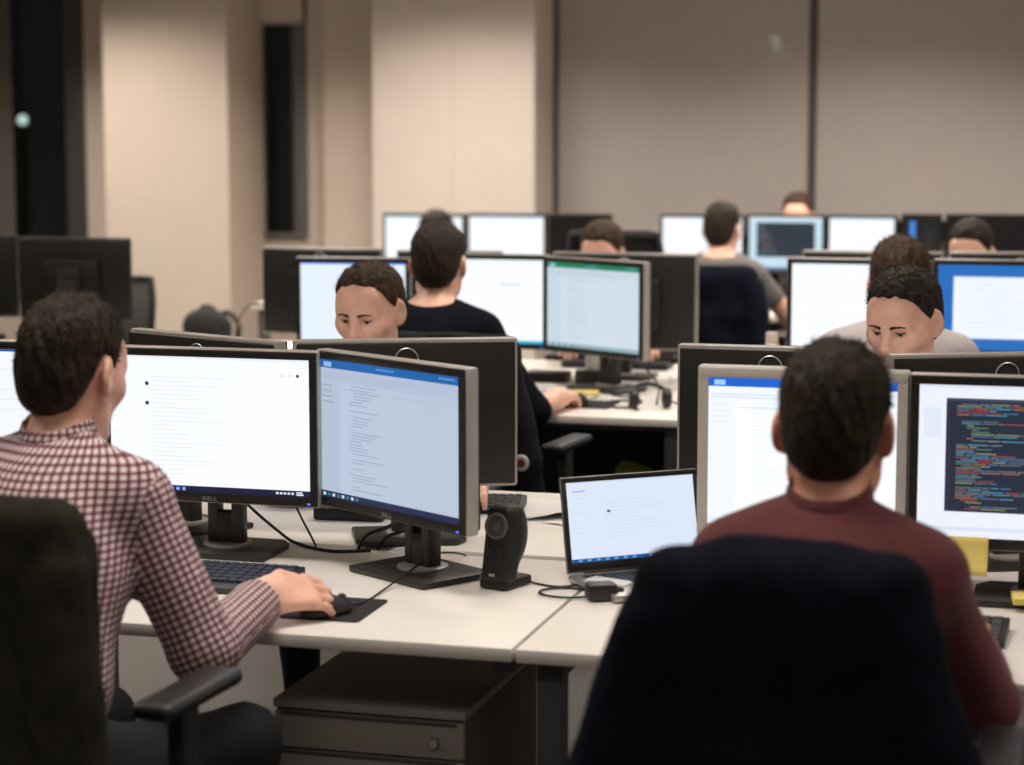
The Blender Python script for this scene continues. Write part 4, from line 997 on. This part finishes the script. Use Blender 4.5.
# laptop
Lw, Lh = .318, .199
t = empty('laptop', (-.905, 4.195, DT), math.radians(39), 'open silver laptop beside the navy coat', 'laptop')
b = MB(); b.box((0, -.11, .0095), (Lw, .22, .014), .005); b.build('base', M['alu'], t)
b = MB()
for j in range(6):
    for i in range(14): b.box((-.13+.02*i, -.035-.018*j, .0175), (.017, .0155, .002), .0006, seg=1)
o = b.build('keycaps', M['black'], t, False); o['kind'] = 'stuff'
MB().box((0, -.175, .0170), (.10, .065, .0008)).build('trackpad', M['silver'], t, False)
lt = Euler((-.20, 0, 0)); lr = lt.to_matrix()
lid = MB().box(lr @ Vector((0, .004, Lh/2))+Vector((0, 0, .016)), (Lw, .007, Lh), .003, lt).build('lid', M['alu'], t)
MB().cone((-.12, 0, .016), (.12, 0, .016), .006, .006, 10).build('hinge', M['black'], t)
b = MB(); y0 = -.0005
def lp(x, z, y): return lr @ Vector((x, y, z))+Vector((0, 0, .016))
for (x0, x1, z0, z1) in ((-Lw/2+.002, Lw/2-.002, .004, .022), (-Lw/2+.002, Lw/2-.002, Lh-.012, Lh-.002), (-Lw/2+.002, -Lw/2+.012, .022, Lh-.012), (Lw/2-.012, Lw/2-.002, .022, Lh-.012)):
    b.box(lp((x0+x1)/2, (z0+z1)/2, -.0005), (x1-x0, .002, z1-z0), .0004, lt)
b.build('bezel', M['black'], lid)
sw, z0s, z1s = Lw-.024, .022, Lh-.012; b = MB(); mats = []
ls = [(0, 0, 1, 1, s2l(226, 237, 255)), (0, .955, 1, 1, s2l(28, 84, 150)), (.0, .0, 1, .015, s2l(210, 224, 248)), (.04, .105, .14, .125, s2l(170, 190, 225))]+[(.30, .37, .325, .40, s2l(60, 70, 110))]+lines(.28, .8, .2, .7, 12, s2l(206, 220, 244), 91, .006, .6)+lines(.04, .2, .2, .7, 9, s2l(208, 222, 246), 92, .006, .5)+[(.05+.07*i, .965, .08+.07*i, .99, s2l(110, 170, 225)) for i in range(7)]+[(.6, .962, .65, .992, ICN)]
for i, (x0, a0, x1, a1, c) in enumerate(ls):
    mm = emat(c, .95)
    if mm not in mats: mats.append(mm)
    b.mi = mats.index(mm); yq = -.0012-.00025*min(i, 4)
    X0, X1 = -sw/2+sw*x0, -sw/2+sw*x1; Z0, Z1 = z1s-(z1s-z0s)*a1, z1s-(z1s-z0s)*a0
    b.quad([lp(X0, Z0, yq), lp(X1, Z0, yq), lp(X1, Z1, yq), lp(X0, Z1, yq)])
me = bpy.data.meshes.new('screen'); b.bm.to_mesh(me); b.bm.free(); link_mesh('screen', me, mats, lid)
# coiled lead and adapter by the laptop
b = MB(); b.tube([(-1.0+.058*math.cos(a), 3.985+.045*math.sin(a), DT+.003+.0018*(a/6)) for a in np.linspace(.4, 6.9, 40)], .0024, 6); tag(b.build('looped_cable', M['cable']), 'black cable looped on the desk before the laptop', 'cable')
b = MB(); b.box((0, 0, .018), (.06, .045, .034), .008); b.cone((.028, 0, .018), (.045, 0, .016), .008, .006); tag(b.build('power_adapter', M['black'], None, True, (-.925, 3.955, DT+.0006), .5), 'small black adapter half hidden by the navy coat', 'adapter')
b = MB(); b.box((0, 0, .011), (.10, .045, .022), .009); tag(b.build('remote', M['white_plastic'], None, True, (-.93, 4.045, DT+.0006), -.35), 'pale grey gadget in front of the laptop hinge', 'gadget')
# pedestal under the desk
t = empty('drawer_pedestal', (-1.33, 3.72+.265, 0), .0, 'grey drawer pedestal under the checked-shirt desk', 'drawer unit')
pw, pd, ph = .39, .53, .55
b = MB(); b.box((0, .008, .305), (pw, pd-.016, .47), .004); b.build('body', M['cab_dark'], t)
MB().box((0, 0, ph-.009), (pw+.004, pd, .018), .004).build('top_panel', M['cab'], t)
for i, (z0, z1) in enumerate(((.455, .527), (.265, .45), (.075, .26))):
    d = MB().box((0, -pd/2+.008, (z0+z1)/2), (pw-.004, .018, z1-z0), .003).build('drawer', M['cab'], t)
    MB().box((0, -pd/2-.001, z1-.004), (pw-.03, .006, .006), .001).build('finger_pull', M['cab_dark'], d)
    if i == 0:
        b = MB(); b.lathe([(.012, 0), (.012, .008), (.009, .011), (0, .011)], (.135, -pd/2-.001, .487), 20, Euler((PI/2, 0, 0)).to_matrix()); l = b.build('lock', M['chrome'], t)
for sx in (-1, 1):
    for sy in (-1, 1): MB().cone((sx*.15-.012, sy*.2, .032), (sx*.15+.012, sy*.2, .032), .032, .032, 14).box((sx*.15, sy*.2, .062), (.04, .04, .02), .003).build('caster', M['black'], t)
# sticky notes by the code monitor
n = []; nn = 6
bm = bmesh.new(); vs = [[bm.verts.new((-.036+.072*i/nn, -.010-.02*(j/nn)**2, -.072*j/nn)) for i in range(nn+1)] for j in range(nn+1)]
for j in range(nn):
    for i in range(nn): bm.faces.new((vs[j][i], vs[j+1][i], vs[j+1][i+1], vs[j][i+1]))
mb = MB(); mb.bm.free(); mb.bm = bm; o = mb.build('sticky_note', M['yellow'], None, True, (-.226, 4.103, .868), .0)
md = o.modifiers.new('thick', 'SOLIDIFY'); md.thickness = .0006
tag(o, 'yellow sticky note hanging under the code monitor', 'sticky note')
b = MB(); 
for i in range(8): b.box((.0006*math.sin(i*2.1), .0006*math.cos(i*1.3), .0008+.0015*i), (.075, .075, .0014))
tag(b.build('note_pad', M['yellow'], None, False, (-.105, 4.10, DT+.0156), .1), 'yellow note pad lying on the code monitor foot', 'note pad')
# papers, bowl, dock on the facing desk
def crumple(x, y, z, rz, w, d, amp, seed, label, name='paper_sheet', m='paper'):
    n = 14; bm = bmesh.new(); r = random.Random(seed)
    f = lambda u, v: amp*max(0, math.sin(3.1*u+seed)*math.cos(2.3*v+seed)+.3*math.sin(7*u-5*v+seed))
    vs = [[bm.verts.new((w*(i/n-.5), d*(j/n-.5), .0015+f(2*i/n-1, 2*j/n-1))) for i in range(n+1)] for j in range(n+1)]
    for j in range(n):
        for i in range(n): bm.faces.new((vs[j][i], vs[j][i+1], vs[j+1][i+1], vs[j+1][i]))
    mb = MB(); mb.bm.free(); mb.bm = bm; o = mb.build(name, M[m], None, True, (x, y, z), rz); md = o.modifiers.new('thick', 'SOLIDIFY'); md.thickness = .0004
    return tag(o, label, 'paper')
crumple(-1.25, 4.90, DT, .3, .24, .30, .018, 2.2, 'crumpled white paper on the desk behind the speaker')
crumple(-1.12, 4.76, DT, -.35, .21, .18, .010, .7, 'flat curled white sheet in front of the crumpled paper')
b = MB(); b.lathe([(.0, .003), (.045, .0), (.085, .022), (.092, .034), (.088, .034), (.08, .022), (.04, .007), (0, .007)], (0, 0, 0), 32); tag(b.build('shallow_bowl', M['terracotta'], None, True, (-1.90, 4.80, DT+.0006)), 'shallow red-brown bowl behind the stand of the mail monitor', 'bowl')
b = MB(); b.box((0, 0, .016), (.17, .10, .031), .006); b.box((0, -.051, .016), (.12, .002, .012), .0005); tag(b.build('docking_station', M['black'], None, True, (-1.70, 4.66, DT+.0006), .1), 'flat black box between the two near monitors', 'dock')
def cable(pts, label, r=.003, m='cable', group='desk cables'):
    b = MB(); b.tube(spline(pts, 8), r, 6); return tag(b.build('cable', M[m]), label, 'cable', group)
z = DT+.004
cable([(-1.88, 4.265, .90), (-1.82, 4.30, .82), (-1.75, 4.31, .76), (-1.70, 4.30, DT+.006), (-1.60, 4.25, z), (-1.52, 4.28, z)], 'thick black cable behind the stand of the mail monitor', .0038)
cable([(-1.73, 4.30, .88), (-1.70, 4.315, .80), (-1.665, 4.31, .74), (-1.65, 4.325, .69)], 'thin black cable dropping into the gap beside the mail monitor stand', .0028)
cable([(-1.395, 4.12, .86), (-1.46, 4.25, .80), (-1.54, 4.30, .76), (-1.575, 4.325, .70)], 'upper black cable falling left of the angled monitor stand', .0042)
cable([(-1.36, 4.14, .86), (-1.43, 4.27, .79), (-1.50, 4.315, .755), (-1.53, 4.325, .70)], 'lower black cable falling left of the angled monitor stand', .0042)
cable([(-1.366, 3.722, z+.010), (-1.362, 3.80, z), (-1.36, 3.92, z+.002), (-1.345, 4.02, DT+.02), (-1.33, 4.16, DT+.03), (-1.31, 4.29, z), (-1.30, 4.325, .70)], 'thin mouse cable running over the angled monitor foot', .002)
cable([(-2.05, 4.50, z), (-1.99, 4.46, z+.0), (-1.95, 4.40, z), (-1.90, 4.33, z-.002)], 'short cable left of the mail monitor stand', .0028)
cable([(-.21, 4.26, .84), (-.20, 4.28, .80), (-.235, 4.30, .765), (-.29, 4.22, DT+.006), (-.34, 4.18, z)], 'black cable beside the code monitor stand', .004)
cable([(-3.50, 8.22, .74), (-3.50, 8.18, .80), (-3.455, 8.14, .885), (-3.39, 8.10, .93), (-3.30, 8.05, .93)], 'grey cable looping beside the dark monitor back at the column', .0045, 'cable_grey')
# headset on the middle desk
t = empty('headset', (-1.425, 6.79, DT), .35, 'black headset lying on the middle desk', 'headset')
for q in (-1, 1):
    e = MB(); e.lathe([(.0, -.014), (.026, -.014), (.034, -.006), (.034, .008), (.026, .016), (0, .016)], (q*.055, 0, .036), 20, Euler((0, PI/2, 0)).to_matrix()); e.build('ear_cup', M['black'], t)
MB().tube([(.060*math.cos(a), -.0+.075*math.sin(a)*.9+.0, .045+.03*math.sin(a)) for a in np.linspace(0, PI, 18)], .007, 8).build('headband', M['black_matte'], t)
MB().tube(spline([(-.06, -.01, .03), (-.075, -.05, .016), (-.05, -.085, .008)], 6), .004, 6).build('microphone_boom', M['black'], t)
MB().tube(spline([(.06, 0, .03), (.12, -.01, .006), (.20, .0, .004), (.30, .02, .004)], 6), .003, 6).build('headset_cable', M['cable'], t)
cable([(-1.47, 6.80, z), (-1.53, 6.76, z), (-1.60, 6.86, z), (-1.55, 6.95, z), (-1.48, 6.90, z), (-1.52, 7.02, z), (-1.62, 7.08, z)], 'tangled black cable beside the headset', .0035)
cable([(-1.64, 7.24, .86), (-1.52, 7.16, .82), (-1.44, 7.0, .78), (-1.42, 6.88, DT+.006)], 'black cable hanging from the green-bar monitor to the headset', .004)
b = MB(); b.box((0, 0, .006), (.09, .09, .011), .001); tag(b.build('note_block', M['yellow'], None, True, (-1.72, 7.10, DT+.0006), .2), 'yellow note block at the foot of the green-bar monitor', 'note pad')
slab(-1.86, 7.05, DT+.0006, .1, .11, .05, .02, 'phone_case', 'small white case on the desk left of the green-bar monitor stand', 'case', M['white_plastic'])
b = MB(); b.lathe([(0, 0), (.036, 0), (.04, .01), (.041, .085), (.037, .085), (.036, .012), (0, .012)], (0, 0, 0), 24); mg = b.build('mug', M['white_plastic'], None, True, (-1.80, 7.60, DT+.0006)); tag(mg, 'white mug on the desk behind the green-bar monitor', 'mug')
MB().tube([(.04+.024*math.sin(a), 0, .045+.026*math.cos(a)) for a in np.linspace(0, PI, 12)], .005, 6).build('handle', M['white_plastic'], mg)
for i, (x, y, w, d, h, m, lb) in enumerate(((-1.95, 7.45, .16, .10, .035, 'black', 'black hub box on the desk past the navy sleeve'), (-1.78, 7.40, .10, .07, .05, 'keygrey', 'grey charger box beside the white mug'), (-1.93, 7.20, .16, .12, .012, 'white_plastic', 'white tray past the navy sleeve'))):
    b = MB(); b.box((0, 0, h/2), (w, d, h), .005); b.box((0, -d/2, h/2), (w*.5, .004, h*.3), .001); tag(b.build('desk_box', M[m], None, True, (x, y, DT+.0006), .15*i), lb, 'box')
crumple(-1.42, 7.62, DT, .2, .21, .29, .004, 1.1, 'white sheet of paper under the bare forearm')
# bottle right of the grey man's coat
t = empty('bottle', (-1.06, 7.05, DT), 0, 'small white bottle left of the wide white monitor', 'bottle')
MB().lathe([(0, 0), (.03, 0), (.033, .006), (.033, .17), (.022, .20), (.017, .205), (0, .205)], (0, 0, .0006), 24).build('flask', M['white_plastic'], t); MB().lathe([(.020, .20), (.021, .205), (.021, .235), (.018, .24), (0, .24)], (0, 0, .001), 20).build('cap', M['cream'], t)
# desk phone at left, backpack on low cabinet by the column, lime bag on floor
t = empty('desk_phone', (-4.36, 7.55, DT), .2, 'dark desk phone at the left edge under the black monitors', 'telephone')
b = MB(); b.prism([(-.10, 0), (.10, 0), (.10, .095), (-.10, .045)], -.09, .09, (0, 0, .001), Matrix(((0, 0, 1), (1, 0, 0), (0, 1, 0))), .006); b.build('base', M['black'], t)
b = MB(); b.tube(spline([(-.06, -.09, .085), (-.06, -.06, .105), (-.06, .05, .135), (-.06, .09, .125)], 6), [.022, .021, .019, .017, .016, .016, .016, .016, .016, .016, .016, .016, .017, .018, .019, .02, .021, .022, .022], 10); b.build('handset', M['base'], t)
MB().box((.03, .0, .078), (.07, .10, .006), .002, Euler((.245, 0, 0))).build('keypad', M['keygrey'], t)
t = empty('low_cabinet', (-4.25, 9.75, 0), 0, 'low white cabinet before the cream column', 'cabinet')
MB().box((0, .0, .30), (.8, .40, .56), .004).build('body', M['desk'], t)
for q in (-1, 1):
    d = MB().box((q*.199, -.205, .30), (.39, .016, .53), .003).build('door', M['desk'], t); MB().box((q*.04, -.218, .38), (.01, .014, .1), .003).build('handle', M['chrome'], d)
MB().box((0, 0, .01), (.74, .34, .02)).build('plinth', M['steel'], t, False)
t = empty('backpack', (-4.315, 9.72, .582), .15, 'black backpack on the low cabinet by the column', 'bag')
vt, fc = sdf_mesh([el((0, 0, .11), (.125, .085, .115), k=.05), bx((0, 0, .09), (.11, .075, .088), .05, k=.05), el((0, -.075, .08), (.085, .04, .06), k=.03), rc((.0, 0, .20), (.02, 0, .235), .025, .012, .03)], .012, disp=folds(.006, 30, 2.))
vt = vt*V(.95, .9, .80); link_mesh('bag_body', np_mesh('bag_body', vt, fc), M['black_bag'], t)
MB().tube(spline([(.05, .03, .14), (.10, .03, .155), (.15, .02, .11), (.165, 0, .05), (.14, -.01, .014)], 6), .013, 8).build('shoulder_strap', M['black_bag'], t)
MB().tube(spline([(-.05, 0, .155), (-.02, 0, .19), (.03, 0, .185), (.05, 0, .155)], 6), .007, 6).build('carry_loop', M['black_bag'], t)
vt, fc = sdf_mesh([bx((0, 0, .06), (.09, .06, .06), .03, k=.04), rc((-.05, 0, .12), (.05, .0, .125), .018, .01, .03)], .012, disp=folds(.008, 40, 1.)); o = link_mesh('paper_bag', np_mesh('paper_bag', vt, fc), M['green'])
o.location = (-1.51, 6.93, .449); o.scale = (.7, .8, .55); tag(o, 'lime green packet on top of the computer tower under the headset desk', 'packet')
t = empty('computer_tower', (-1.51, 6.96, 0), .0, 'black computer tower standing under the headset desk', 'computer')
MB().box((0, 0, .225), (.19, .42, .43), .006).build('case', M['black'], t)
b = MB(); b.box((0, -.213, .225), (.182, .012, .422), .004); b.box((0, -.221, .385), (.15, .006, .04), .002); b.build('front_panel', M['speaker'], t)
MB().lathe([(.009, 0), (.009, .004), (0, .005)], (.06, -.219, .31), 16, Euler((PI/2, 0, 0)).to_matrix()).build('power_button', M['silver'], t)
for sx in (-1, 1): MB().box((sx*.075, 0, .005), (.02, .36, .01), .002).build('foot', M['black_matte'], t)
